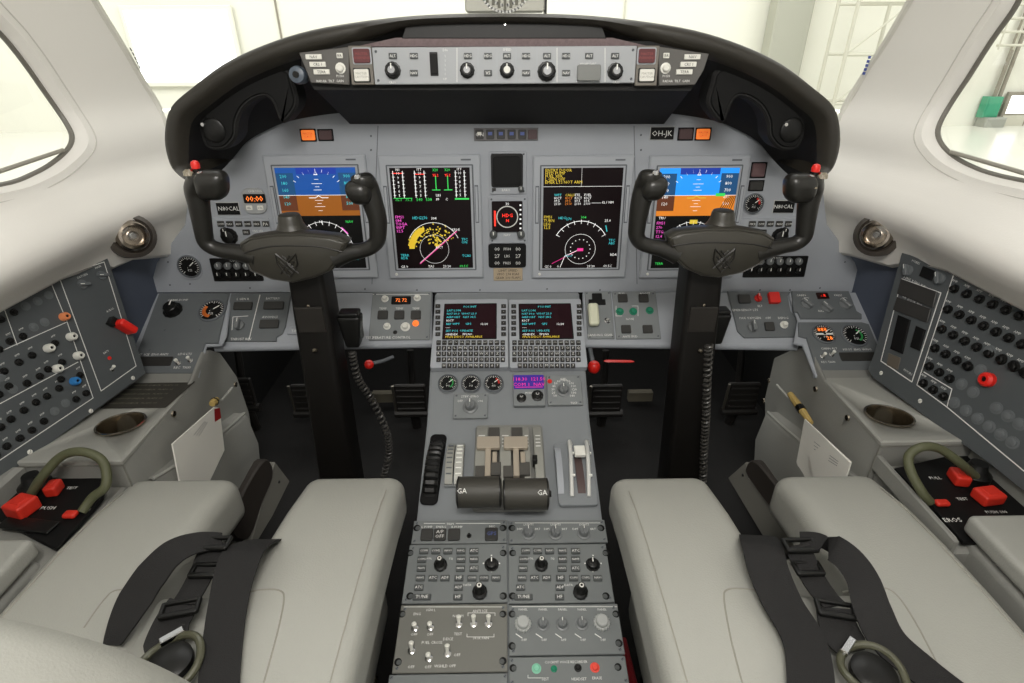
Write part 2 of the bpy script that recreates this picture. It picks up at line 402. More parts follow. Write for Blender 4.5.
# ================================================================== planes of the cockpit
def deg(a): return math.radians(a)
PM = PL((0, 1.146, .68), (0, -math.cos(deg(5)), math.sin(deg(5))))
PS = PL((0, 1.132, .515), (0, -math.sin(deg(40)), math.cos(deg(40))))
PC = PL((0, 1.12, .505), (0, -math.sin(deg(28)), math.cos(deg(28))))
PO = PL((0, 1.132, .515), (0, -math.sin(deg(28)), math.cos(deg(28))))
P2 = PL((0, .855, .364), (0, -math.sin(deg(13.4)), math.cos(deg(13.4))))
P3 = PL((0, .65, .315), (0, -math.sin(deg(11.6)), math.cos(deg(11.6))))
PF = PL((0, 1.0, .965), (0, -1, .12))
# ================================================================== hangar outside
HW = mat('hangar_wall_white', 'e4e3d8', .7, noise=.02, scale=.6); HF = mat('hangar_floor_epoxy', 'd9d8cf', .25)
HG = mat('hangar_column_grey', 'a9a99d', .6); HL = mat('hangar_line_grey', 'c4c2b4', .6); HGR = mat('hangar_green', '3f9a78', .5); HDK = mat('hangar_door_frame', '8a8478', .6)
HWL = em('window_daylight', 'ffffff', 1.2)
b = MB(HF); b.box((0, 8, -1.25), (70, 40, .1)); struct(b.build('floor_hangar'))
b = MB(HW); b.box((0, 17.1, 5), (70, .2, 12.4))
for i in (-16.5, -6.0, 3.2, 15.5, 20.5): b.box((i, 16.98, 5), (.04, .04, 12.4), m=HDK if i == -6.0 else HL)
struct(b.build('wall_hangar_front'))
for sx, nm in ((-1, 'left'), (1, 'right')):
    b = MB(HW); b.box((sx*24, 5, 5), (.2, 26, 12.4))
    for i in range(9): b.box((sx*23.88, -6+i*2.6, 5), (.04, .05, 12.4), m=HL)
    struct(b.build('wall_hangar_'+nm))
WH = yplane(16.95)
def far(name, label, cat, x0, y0, x1, y1, th, m, ch=0, group=None, fn=None):
    mx, my = (x0+x1)/2, (y0+y1)/2; c = WH.hit(mx, my); wd = (WH.hit(x1, my)-WH.hit(x0, my)).length; hh = (WH.hit(mx, y0)-WH.hit(mx, y1)).length
    b = MB(m); b.rrect(0, 0, wd, hh, 0, th, 0, ch)
    if fn: fn(b, wd, hh, th)
    o = b.build(name, None, WH.mat(c)); return tag(o, label, cat, group)
def lightwin(b, w, h, t):
    b.rect(-w/2+.12, -h/2+.12, w/2-.12, h/2-.12, t+.01, HWL)
far('hangar_light_panel', 'large bright white rectangular light panel on the hangar wall, seen through the left windshield', 'light panel', 131, 8, 240, 86, .08, HW, .02, None, lightwin)
c = WH.hit(782, 30); b = MB(HG); b.rrect(0, 0, .95, 11, 0, .5, 0, .03); b.rrect(0, 0, 1.3, .5, .0, .62, 0, .03)
tag(b.build('hangar_column', None, WH.mat(V((c.x, 16.9, 4)))), 'grey steel hangar column seen through the right windshield', 'column')
# scaffold seen through the right windshield
scf = thing('work_stand', 'pale tubular scaffold work stand by the hangar wall, seen through the right windshield', 'scaffold', T3(9.6, 15.0, -1.2))
for dx in (-1.3, 0, 1.3):
    for dy in (0, .9):
        b = MB(HL); b.tube([(dx, dy, 0), (dx, dy, 6.5)], .045, 8); b.build('upright', scf)
for i in range(6):
    b = MB(HL)
    b.tube([(-1.3, 0, .8+i*1.1), (1.3, 0, .8+i*1.1)], .035, 8); b.tube([(-1.3, .9, .8+i*1.1), (1.3, .9, .8+i*1.1)], .035, 8); b.build('crossbar', scf)
for i in range(5):
    b = MB(HL); b.tube([(-1.3, 0, .8+i*1.1), (0, 0, 1.9+i*1.1)], .025, 6); b.tube([(1.3, 0, .8+i*1.1), (0, 0, 1.9+i*1.1)], .025, 6); b.build('diagonal_brace', scf)
def cab(b, w, h, t): b.rect(-w*.42, -h*.4, w*.42, h*.42, t+.01, HGR)
far('wall_cabinet', 'green first aid style box on the hangar wall, seen through the right side window', 'box', 979, 97, 994, 116, .25, HGR, .02, None, cab)
far('storage_bin', 'grey storage bin on the hangar floor below the green box', 'bin', 974, 117, 994, 133, .4, mat('bin_grey', '9a9c94', .6), .04)
def doorfn(b, w, h, t): b.rect(-w*.38, h*.02, w*.38, h*.42, t+.01, HWL); b.rect(-w*.42, -h*.45, w*.42, -h*.02, t+.01, HL)
dr = far('door_1', '', '', 999, 94, 1026, 134, .08, HDK, .01, None, doorfn); del dr['label'], dr['category']; struct(dr)
for nm, x0, y0 in (('dark conduit pipe running down the hangar wall above the storage bin', 1012, 42), ('pale conduit pipe beside the dark one near the hangar door', 1022, 30)):
    c = WH.hit(x0, y0); b = MB(HDK if 'dark' in nm else HL); b.tube([(c.x, c.y-.1, c.z+3), (c.x, c.y-.1, c.z-1.9)], .05, 8); tag(b.build('conduit_pipe'), nm, 'pipe')
def drumf():
    c = WH.hit(996, 45); b = MB(HL)
    for k in range(4): b.tube([(c.x-.7, c.y-.9, c.z+.3*k), (c.x, c.y-1.2, c.z+.3*k), (c.x+.9, c.y-.9, c.z+.3*k)], .03, 6, smooth=5)
    for k in range(5): b.tube([(c.x-.7+.4*k, c.y-1, c.z-.1), (c.x-.7+.4*k, c.y-1, c.z+1.0)], .02, 6)
    tag(b.build('wall_railing'), 'curved metal railing high on the hangar wall, seen through the right side window', 'railing')
drumf()
# ================================================================== fuselage liner
PROF = [(.60, .765), (.655, .752), (.69, .722), (.72, .710), (.75, .733), (.78, .770), (.81, .776), (.84, .780), (.9, .805), (1.0, .795), (1.1, .77), (1.2, .73), (1.35, .645), (1.55, .48)]
def profx(z):
    if z <= PROF[0][0]: return PROF[0][1]
    for i in range(len(PROF)-1):
        if z <= PROF[i+1][0]:
            p = [PROF[max(0, i-1)], PROF[i], PROF[i+1], PROF[min(len(PROF)-1, i+2)]]
            h = p[2][0]-p[1][0]; t = (z-p[1][0])/h; m1 = (p[2][1]-p[0][1])/(p[2][0]-p[0][0])*h; m2 = (p[3][1]-p[1][1])/(p[3][0]-p[1][0])*h
            return (2*t**3-3*t*t+1)*p[1][1]+(t**3-2*t*t+t)*m1+(-2*t**3+3*t*t)*p[2][1]+(t**3-t*t)*m2
    return PROF[-1][1]
def X(y, z): return profx(z)*(1-.42*max(0, y-.95)**1.25)
def lhit(px, py):
    d = ray(px, py); t = .3
    while t < 3:
        p = CAM+d*t
        if abs(p.x) >= X(p.y, p.z): return p
        t += .002
    return p
def inpoly(x, y, P):
    c = False; n = len(P)
    for i in range(n):
        x0, y0 = P[i]; x1, y1 = P[i-1]
        if (y0 > y) != (y1 > y) and x < (x1-x0)*(y-y0)/(y1-y0)+x0: c = not c
    return c
def dens(P, step):
    o = []
    for i in range(len(P)):
        a = V(P[i]); b2 = V(P[(i+1) % len(P)]); k = max(1, int((b2-a).length/step))
        for j in range(k): o.append(tuple(a+(b2-a)*j/k))
    return o
WIN_L = [(-120, -112), (-60, -40), (0, 28), (20, 50), (43, 80), (63, 110), (74, 126), (77, 138), (69, 151), (50, 165), (27, 176), (0, 182), (-60, 194)]
WIN_R = [(1120, -145), (1072, -85), (1024, -20), (1006, 12), (985, 42), (963, 76), (944, 105), (934, 124), (934, 138), (946, 152), (966, 163), (990, 171), (1024, 178), (1084, 190)]
POST_L = [(20, -130), (60, -60), (95, 0), (121, 42), (143, 80), (160, 108), (168, 140)]
POST_R = [(985, -130), (944, -60), (910, 0), (885, 42), (862, 78), (843, 110), (838, 140)]
def liner(sx, win, post, nm):
    hp = [lhit(*q) for q in win]; hole = [(p.y, p.z) for p in hp]
    yb = .38; hole = ([(yb+.09, hole[0][1]+.02), ] + hole + [(yb+.06, hole[-1][1]+.004), (yb+.01, hole[-1][1]+.03), (yb+.01, hole[0][1]-.06)])
    hole = cm2(hole, 5, True); a = sum(hole[i][0]*hole[(i+1) % len(hole)][1]-hole[(i+1) % len(hole)][0]*hole[i][1] for i in range(len(hole))); hole = inset(hole, -.016 if a > 0 else .016); pp = [(p.y, p.z) for p in [lhit(*q) for q in post]]
    low = [lhit(*q) for q in ([(104, 263), (113, 267), (135, 257), (150, 256), (172, 254), (182, 243), (195, 224)] if sx < 0 else [(904, 262), (890, 265), (868, 259), (850, 254), (834, 251), (824, 236), (815, 214)])]; low = [(p.y, p.z) for p in low]; low = [(-.9, .655), (0, .655), (low[0][0]-.1, .655)]+low+[(1.42, .62)]
    out = low+[ (1.45, .80)] + [(pp[-1][0]+.02, pp[-1][1])] + pp[::-1][1:] + [(pp[0][0]-.05, 1.5), (-.9, 1.5)]
    O = dens(out, .02); pts = list(O)+list(hole); n0 = len(O)
    edges = [(i, (i+1) % n0) for i in range(n0)]+[(n0+i, n0+(i+1) % len(hole)) for i in range(len(hole))]
    y = -.88
    while y < 1.45:
        z = .665
        while z < 1.5:
            if inpoly(y, z, out): pts.append((y, z))
            z += .018
        y += .018 if y > .2 else .06
    vs, es, fs = delaunay_2d_cdt([V(p) for p in pts], edges, [], 0, 1e-6)[:3]
    F = []
    for f in fs:
        c = sum((vs[i] for i in f), V((0, 0)))/len(f)
        if inpoly(c.x, c.y, out) and not inpoly(c.x, c.y, hole): F.append(tuple(f))
    b = MB(LINER); b.add([(sx*X(v.x, v.y), v.x, v.y) for v in vs], F)
    # reveal round the window
    def ring(off, grow):
        q = inset(hole if True else hole, grow); return [(sx*(X(a, c)+off), a, c) for a, c in q]
    a = sum(hole[i][0]*hole[(i+1) % len(hole)][1]-hole[(i+1) % len(hole)][0]*hole[i][1] for i in range(len(hole))); g = 1 if a > 0 else -1
    b.rings([ring(0, 0), ring(.006, g*.004), ring(.022, g*.008)], cap0=False, cap1=False)
    # curled lower lip
    b.rings([[(sx*X(a, c), a, c) for a, c in low], [(sx*(X(a, c)+.008), a, c-.006) for a, c in low], [(sx*(X(a, c)+.035), a, c-.002) for a, c in low]], cap0=False, cap1=False, closed=False)
    o = b.build('wall_'+nm, smooth=True, ang=60); struct(o)
    # soft groove line round the window, gasket and pane
    gk = MB(mat('window_gasket', '6d6a62', .5)); P = [V(p) for p in ring(.020, g*.008)]; gk.tube(P+[P[0]], .0045, 6); gk.tube([V(p) for p in ring(.0, -g*.012)]+[V(ring(.0, -g*.012)[0])], .0012, 5, m=mat('liner_seam', 'c4c1ba', .6))
    gp = MB(GLASS); gp.add(ring(.026, g*.008), [tuple(range(len(hole)))])
    wo = gk.build('window_'+('1' if sx < 0 else '2')); struct(wo); gp.build('pane', wo, smooth=False)
    # post edge and windshield pane
    e = MB(mat('windshield_edge', 'cfcdc4', .5)); E = [V((sx*(X(a, c)+.004), a, c)) for a, c in pp]; e.tube(E, .008, 8, smooth=5)
    wf = e.build('window_'+('3' if sx < 0 else '4')); struct(wf)
    g2 = MB(GLASS); n = 8; E2, _ = catmull(E, [0]*len(E), 3); rs = []
    for i, p in enumerate(E2):
        t = i/(len(E2)-1); c = V((sx*.012, p.y+.30-.02*t, p.z+.02)); rs.append([tuple(p.lerp(c, k/n)+V((0, math.sin(math.pi*k/n)*.05, 0))) for k in range(n+1)])
    g2.rings(rs, cap0=False, cap1=False, closed=False); g2.build('pane', wf)
    return hole
liner(-1, WIN_L, POST_L, 'left'); liner(1, WIN_R, POST_R, 'right')
# thin inner frame bars across the side windows
for lab, a_, b_ in (('left', (-30, 184), (70, 150)), ('right', (944, 152), (1060, 186))):
    A, B = lhit(*a_), lhit(*b_); sx = -1 if lab == 'left' else 1; A.x += sx*.012; B.x += sx*.012
    g_ = MB(mat('frame_bar', '8b877c', .5)); g_.tube([A, B], .0035, 8); tag(g_.build('storm_window_bar'), 'thin grey bar across the lower corner of the %s side window' % lab, 'frame bar')
# floor, firewall, dark side trim, slate panels
b = MB(CARP); b.box((0, .6, -.02), (1.7, 3.0, .04)); struct(b.build('floor'))
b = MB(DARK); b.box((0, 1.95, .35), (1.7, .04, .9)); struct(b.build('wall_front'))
for sx, nm in ((-1, 'left'), (1, 'right')):
    b = MB(SLATE); b.box((sx*.785, 1.14, .52), (.02, .32, .27)); struct(b.build('trim_'+('1' if sx < 0 else '2')))
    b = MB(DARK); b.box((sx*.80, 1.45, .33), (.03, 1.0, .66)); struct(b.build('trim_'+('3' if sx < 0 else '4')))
for sx, nm in ((-1, 'trim_5'), (1, 'trim_6')):
    b = MB(CON); b.box((sx*.815, .05, .33), (.03, 1.94, .68), .004); struct(b.build(nm))
b = MB(LINER); b.tube([(-.003, 1.125, 1.11), (-.003, 1.05, 1.30), (-.003, .80, 1.60)], [.022, .026, .03], 14, smooth=6); struct(b.build('trim_7'))
# cabin ceiling over the seats, joined to the side liners
b = MB(LINER); rs = []
for k in range(13):
    t = k/12; x = -.52+1.04*t; z = 1.50+.12*math.sin(math.pi*t)
    rs.append([(x, -.9, z), (x, .80, z), (x, .80, z+.02), (x, -.9, z+.02)])
b.rings(rs); struct(b.build('ceiling', ang=60))
# ================================================================== main instrument panel (sheet with bevelled edges)
MAINOL = [(150, 292), (158, 262), (186, 224), (190, 190), (203, 168), (235, 138), (270, 118), (310, 104), (700, 104), (742, 118), (778, 138), (808, 168), (822, 190), (826, 224), (854, 262), (864, 292)]
U = Unit('instrument_panel', 'broad grey main instrument panel sheet behind the screens under the black glareshield', 'instrument panel', PM, ol=MAINOL, th=.004, m=PAN, base='panel_sheet', off=-.004)
for x in (378, 634): U.line([(x, 126), (x-(6 if x < 500 else -3), 284)], .7, BEZD)
for x, y in ((371, 136), (371, 150), (480, 290), (641, 135), (641, 150), (250, 288), (330, 290), (365, 289), (417, 290), (547, 289), (600, 290), (700, 289), (760, 290), (820, 288), (170, 285), (230, 225), (168, 262), (845, 262), (280, 228), (190, 284), (790, 290)):
    a, c = U.L(x, y); U.screw(a, c, .002)
MAIN = U.done()
# ================================================================== glareshield
def mir(q): return (1005-q[0], q[1])
OUT = [(186, 181), (172, 168), (165, 145), (166, 120), (173, 103), (190, 88), (222, 64), (262, 45), (310, 30), (370, 20), (430, 14.5), (502, 13)]
INN = [(198, 190), (205, 184), (215, 176), (225, 167), (235, 156), (247, 142), (265, 131), (290, 121), (330, 114), (370, 112), (430, 112), (502, 112)]
PG = yplane(1.0)
def both(L): return L+[mir(q) for q in L[::-1][1:]]
GS = thing('glareshield', 'black padded glareshield hood arching over the whole instrument panel', 'glareshield', T3(0, 1.0, .9)); gi = GS.matrix_world.inverted() if False else T3(0, -1.0, -.9)
o3 = [PG.hit(*q) for q in both(OUT)]; i3 = [PM.hit(*q, off=.010) for q in both(INN)]
O3, _ = catmull(o3, [0]*len(o3), 4); I3, _ = catmull(i3, [0]*len(i3), 4); n = len(O3)
cen = V((O3[n//2].x, 1.0, .78))
def inward(i, d):
    a = O3[max(0, i-1)]; c = O3[min(n-1, i+1)]; t = (c-a).normalized(); q = V((t.z, 0, -t.x)); return q*d if q.dot(cen-O3[i]) > 0 else q*-d
rs = []
for i in range(n):
    e = max(0, min(i, n-1-i)); k = min(1, .6+e/20)
    p = O3[i]; I = I3[i]; w_ = inward(i, 1); k *= .46+.54*max(0, min(1, (abs(p.x-cen.x)-.15)/.12))
    tt_ = [p+w_*.034*k+V((0, .012, 0)), p+w_*.024*k+V((0, -.006, 0)), p+w_*.012*k+V((0, -.011, 0)), p+w_*.003+V((0, -.005, 0)), p+V((0, .008, 0)), p+w_*.004+V((0, .03, 0)), p+w_*.03+V((0, .17, -.01)), p+w_*.06+V((0, .30, -.03))]
    rs.append([tuple(gi @ q) for q in tt_])
b = MB(HRIM); b.rings(rs, cap0=False, cap1=False, closed=False); b.build('padded_rim', GS, ang=70)
rs = []
for i in range(n):
    k = min(1, .6+min(i, n-1-i)/20)*(.46+.54*max(0, min(1, (abs(O3[i].x-cen.x)-.15)/.12))); p = O3[i]+inward(i, .034*k)+V((0, .012, 0)); I = I3[i]; m1 = p.lerp(I, .3)-inward(i, .006); m2 = p.lerp(I, .7)-inward(i, .004)
    rs.append([tuple(gi @ q) for q in (p, m1, m2, I)])
b = MB(HOOD); b.rings(rs, cap0=False, cap1=False, closed=False); b.build('hood_underside', GS, ang=70)
# stowage pods on the hood underside
POD = [(199, 128), (205, 108), (226, 88), (250, 72), (274, 66), (289, 70), (294, 84), (298, 104), (288, 120), (280, 122), (270, 100), (258, 99), (245, 108), (238, 122), (236, 138), (224, 150), (206, 148)]
for mr in (0, 1):
    q = [mir(a) if mr else a for a in POD]; pl = yplane(1.03); P = [(pl.uv(*a)) for a in q]; P = cm2(P, 4, True)
    b = MB(HOOD); b.plate(P, -.045, 0, .004); b.plate([(x+(0), y) for x, y in inset(P, .006 if sum(P[i][0]*P[(i+1) % len(P)][1]-P[(i+1) % len(P)][0]*P[i][1] for i in range(len(P))) > 0 else -.006)], -.01, .002, .002, BLKM)
    M = T3(0, -1.0, -.9) @ pl.mat(pl.O); b.build("stowage_pod", GS, M)
    b = MB(BLK); c = pl.uv(*(mir((214, 130)) if mr else (214, 130))); b.lathe([(.022, 0), (.02, .004), (.016, .006)], 28, c); b.lathe([(.003, .004), (.003, .008)], 10, (c[0]-.014, c[1]+.01), CHR); b.build('lobe_cover', GS, M)
# centre box that carries the guidance panel
face = [(299, 47), (350, 41), (655, 41), (708, 49), (706, 66), (692, 91), (313, 90), (300, 70)]
bk = [(345, 100), (360, 96), (640, 96), (660, 100), (672, 104), (664, 124), (350, 124), (338, 104)]
f3 = [PF.hit(*q) for q in face]; b3 = [PM.hit(*q, off=.003) for q in bk]
f2 = [p+V((0, .012, 0)) for p in f3]; cc = sum(f3, V())/8; f3b = [cc+(p-cc)*.992 for p in f3]
b = MB(HOOD); b.rings([[tuple(gi @ p) for p in R_] for R_ in (f3b, f2, b3)], cap0=True, cap1=False); b.build('centre_housing', GS, ang=25)
U2 = PL((0, .992, .965), (0, -1, .12))
pl = PL((0, 1.004, 1.0), (0, -1, .2)); M = gi @ pl.mat(pl.O)
a, c, d, e = pl.uv(408, 22), pl.uv(600, 22), pl.uv(606, 39), pl.uv(402, 39)
b = MB(mat('brow_strip', '0f0e0d', .6)); b.plate([a, e, d, c], 0, .004, .001)
for x in (424, 505, 583): q = pl.uv(x, 25); b.lathe([(.002, .004), (.0015, .0055)], 8, q, CHR)
b.build('brow_strip', GS, M)
a, c, d, e = pl.uv(396, 38), pl.uv(612, 38), pl.uv(650, 47), pl.uv(356, 47)
b = MB(mat('velcro_mauve', '6d5f60', .9, noise=.3, scale=200)); b.plate([a, e, d, c], 0, .003, .0005); b.build('velcro_strip', GS, M)
# ------------------------------------------------------------------ guidance panel
FG = mat('guidance_grey', '9c9fa2', .5)
PF2 = PL((0, .992, .965), (0, -1, .12))
U = Unit('flight_guidance_panel', 'long light grey autopilot control panel with seven knobs set in the glareshield', 'control panel', PF2, (374, 47, 635, 84), th=.006, m=FG)
for x, y, r, st, top in ((392, 70, 6.5, 'round', CHR), (467, 70, 6, 'round', CHR), (507, 70, 6, 'tall', KWH), (547, 71, 7.5, 'round', CHR), (616, 71, 6.5, 'round', CHR)):
    U.knob(x, y, r, 1.5, BLK, 'round', top)
U.button(430, 52, 438, 76, BLKM, .004, name='thumbwheel', frame=BLK)
for x in (393, 414, 468, 488, 507, 526, 547, 566, 589, 615): U.button(x-4, 53, x+4, 59, BTN, txt='ALT' if x % 2 else 'HDG')
for x in (414, 488, 526, 566): U.button(x-4, 70, x+4, 76, BTN, txt='NAV' if x % 4 else 'VS')
U.button(577, 65, 600, 81, mat('guard_grey', '6d6f6c', .4), .008, name='yaw_damper_guard'); U.text(588, 64, 3, 'YD/AP DISC')
for x in (412, 457, 478, 497, 516, 537, 557, 605): U.line([(x, 48), (x, 82)], .5, WHT if x in (457, 557, 605) else BEZ)
U.text(445, 50, 3, 'DN'); U.text(445, 79, 3, 'UP'); U.text(392, 84.3-2, 3, 'CRS1'); U.text(507, 49.5, 3, 'SPEED'); U.text(616, 82, 3, 'CRS2')
for k in range(5): U.text(445, 56+k*4.5, 3, 'I')
U.done()
DG = mat('display_control_grey', '54524f', .5)
for s_, ol, side in ((0, [(300, 53), (350, 47), (350, 85), (312, 83)], 'left'), (1, [(658, 47), (708, 54), (703, 70), (694, 85), (658, 86)], 'right')):
    U = Unit('display_control_panel', 'small dark panel with three white push keys at the %s end of the autopilot panel' % side, 'control panel', PF2, ol=ol, th=.005, m=DG, screws=0)
    m_ = (lambda x: 1006-x) if s_ else (lambda x: x)
    for (x0, x1, y, t) in ((306, 322, 57, 'NAV'), (310, 326, 64.5, 'CRS 1'), (314, 330, 72, 'TERR')):
        xa, xb = sorted((m_(x0), m_(x1))); U.button(xa, y-2.6, xb, y+2.6, KWH, .003, txt=t, tm=BLK)
    U.button(*sorted((m_(337), m_(343)))[:1], 53, sorted((m_(337), m_(343)))[1], 58.5, KWH, .003, txt='BR', tm=BLK); U.knob(m_(340), 68, 4.3, 1.1, KWH, 'cap'); U.text(m_(340), 76, 3, 'PUSH')
    U.text(m_(330), 81, 3, 'RADAR  TILT  GAIN'); U.done()
    U = Unit('warning_button_pair', 'dark red warning light above a lit white caution key, %s of the autopilot panel' % side, 'warning lights', PF2, (350.5, 46, 373.5, 85) if not s_ else (635.5, 46, 657.5, 86), th=.005, m=mat('annunciator_frame', '6b665e', .5), screws=0)
    x0, x1 = (352.5, 371.5) if not s_ else (637, 656)
    U.button(x0, 47.5, x1, 64.5, mat('smoked_red', '5a2a2c', .3), .004, txt='MASTER|WARNING', tm=mat('smoked_letter', '8a4040', .5), frame=BEZ, name='warning_light'); U.button(x0+1, 68, x1-1, 82.5, KWH, .004, txt='MASTER|CAUTION', tm=mat('key_letter', '9a9a90', .5), frame=BLK, name='caution_light')
    U.done()
for s_ in (0, 1):
    c = PF2.hit(*((298, 75) if not s_ else (710, 78))); b = MB(mat('bluegrey_fitting', '4c5560', .4)); b.lathe([(.012, -.02), (.014, 0), (.012, .008), (.006, .01)], 20); b.lathe([(.006, .004), (.005, .012)], 12, m=BLK)
    if not s_: tag(b.build('eyeball_fitting', None, PF2.mat(c)), 'small round blue-grey swivel fitting at the left end of the autopilot panel', 'fitting')
# magnetic compass on the windshield post
c = PG.hit(505, 2); cm = thing('magnetic_compass', 'pale box with a dark laurel shaped emblem above the middle of the glareshield', 'compass', T3(c.x, 1.1, 1.085))
pl = yplane(1.1); A = pl.uv(465, 2); B_ = pl.uv(545, 2); wd = B_[0]-A[0]; bt = pl.hit(505, 12).z
b = MB(mat('compass_housing', 'b3b3a8', .5)); b.rrect(0, 0, wd, .09, -.04, 0, .004, .002); M = Matrix(((1, 0, 0, 0), (0, 0, -1, 0), (0, 1, 0, bt+.045-1.085), (0, 0, 0, 1)))
b.build('housing', cm, M); b = MB(mat('emblem_dark', '5c5c50', .5))
for k in range(2): b.arc(0, .0, .045-.01*k, 180, 360, .004, .0006)
for k in range(-3, 4): b.rrect(k*.01, -.022-.004*(3-abs(k)), .005, .018, 0, .0012)
b.build('emblem', cm, M); b = MB(BLK); b.rrect(wd/2+.002, 0, .003, .1, -.04, .002); b.build('side_strap', cm, M)
# ================================================================== displays
SCRR = {}
def display(px, label, draw, right):
    x0, x1 = px; U = Unit('flight_display', label, 'display', PM, (x0, 152.5, x1, 279), th=.008, m=BEZ, r=.003, screws=0, fix=(.205, .256), group=None, base='bezel')
    w, h = U.w, U.h
    U.b.rrect(0, 0, w*.985, h*.985, .008, .0095, .003, .001, BEZ); U.b.rrect(0, .0, w*.86, h*.86, .0095, .0105, .002, .0005, BEZD); U.b.rrect(0, 0, w*.83, h*.84, .0105, .0112, 0, 0, BEZ)
    for s_ in (-1, 1): U.b.rrect(s_*w*.455, h*.12, w*.035, h*.3, .0095, .011, 0, .0005, BEZD); U.b.rrect(s_*w*.455, h*.12, w*.024, h*.28, .011, .0125, 0, .0005, BEZ)
    U.b.lathe([(.003, .0095), (.0025, .013)], 10, (-w*.42, -h*.46), KWH); U.b.rrect(w*.36, h*.465, .02, .003, .0095, .0105, 0, 0, BEZD)
    U.done(); s = MB(SCR); sw, sh = w*.79, h*.815; s.rrect(0, 0, sw, sh, .0108, .0118); draw(s, sw, sh, .0122); s.build('screen', U.o, smooth=False)
def norm(b, w, h, z):
    class N: pass
    N.p = lambda x, y: ((x-.5)*w, (.5-y)*h)
    def rect(x0, y0, x1, y1, m, dz=0): (a, c), (d, e) = N.p(x0, y1), N.p(x1, y0); b.rect(a, c, d, e, z+dz, m)
    def txt(x, y, s, t, m, ax=0, dz=.0003): a, c = N.p(x, y); b.text(t, a, c, s*w*.95, z+dz, m, ax)
    def ln(pts, wd, m, dz=.0002): b.line([N.p(*q) for q in pts], wd*w*.7, z+dz, m)
    def arc(x, y, r, a0, a1, wd, m, dz=.0002): a, c = N.p(x, y); b.arc(a, c, r*w, a0, a1, wd*w*.55, z+dz, m, 28)
    N.rect, N.txt, N.ln, N.arc = rect, txt, ln, arc; return N
def pfd(br):
    sk, sd, gd, gdd = (EBLU, EBL2, EORG, EORG) if br else (EBL2, EBL2, EBRN, EBRN)
    def f(b, w, h, z):
        N = norm(b, w, h, z); N.rect(0, 0, 1, .26, sk); N.rect(0, .26, 1, .46, gd)
        N.rect(.26, 0, .76, .06, em('lit_navy', '0a2a80', .8), .0002); dm = em('lit_tape_blue', '1464a8' if br else '0c3a60', .8); db = em('lit_tape_brown', '8a4c1c' if br else '4a2410', .8)
        N.rect(0, .05, .22, .26, dm, .0001); N.rect(0, .26, .22, .41, db, .0001); N.rect(.78, .05, 1, .26, dm, .0001); N.rect(.78, .26, 1, .41, db if not br else gd, .0001)
        N.ln([(0, .26), (1, .26)], .008, EWHT)
        if br:
            for k in range(6): N.ln([(.8+.03*k, .42), (.9+.02*k, .27)], .012, BLKM, .0004)
            N.rect(.74, .24, .86, .27, EGRN, .0003)
        for i, (dy, wd) in enumerate(((.05, .10), (.08, .05), (.11, .13), (.15, .05))):
            N.ln([(.5-wd/2, .26-dy), (.5+wd/2, .26-dy)], .008, EWHT); N.ln([(.5-wd/2, .26+dy), (.5+wd/2, .26+dy)], .008, EWHT)
        None
        for a in (30, 45, 60, 75, 90, 105, 120, 135, 150):
            q = math.radians(a); N.ln([(.5+.3*math.cos(q), .23-.24*.8*math.sin(q)), (.5+.33*math.cos(q), .23-.27*.8*math.sin(q))], .01, EWHT)
        N.ln([(.48, .065), (.5, .04), (.52, .065), (.48, .065)], .015, EWHT)
        N.ln([(.38, .285), (.46, .285), (.5, .265), (.54, .285), (.62, .285)], .014, EYEL if br else EWHT)
        for i in range(5): N.txt(.05, .08+i*.065, .06, str(200-20*i), EWHT if br else ECYA); N.txt(.84, .08+i*.065, .06, str(9-i)+'00', EWHT if br else ECYA)
        N.rect(0, .46, 1, 1, BLKM); N.arc(.5, .80, .36, 0, 180, .01, EWHT); None
        for a in range(0, 181, 15): q = math.radians(a); N.ln([(.5+.36*math.cos(q), .80-.29*math.sin(q)), (.5+.31*math.cos(q), .80-.25*math.sin(q))], .01, EWHT)
        N.rect(.45, .5, .55, .54, EYEL, .0002) if br else N.txt(.46, .52, .05, 'N', EWHT)
        for i, t in enumerate(('FMS1', '270', 'TTG', '12.4')): N.txt(.02, .53+i*.045, .055, t, EMAG)
        N.txt(.04, .48, .05, 'TRU' if br else 'FMS', EWHT); N.txt(.8, .52, .05, 'NAV', EGRN); N.txt(.8, .9, .05, 'TCAS', ECYA); N.txt(.05, .95, .05, 'TERR', EGRN)
        N.ln([(.5, .80), (.62, .66)], .012, EMAG); N.ln([(.74, .58), (.81, .64)], .02, EMAG)
    return f
rnd = random.Random(3)
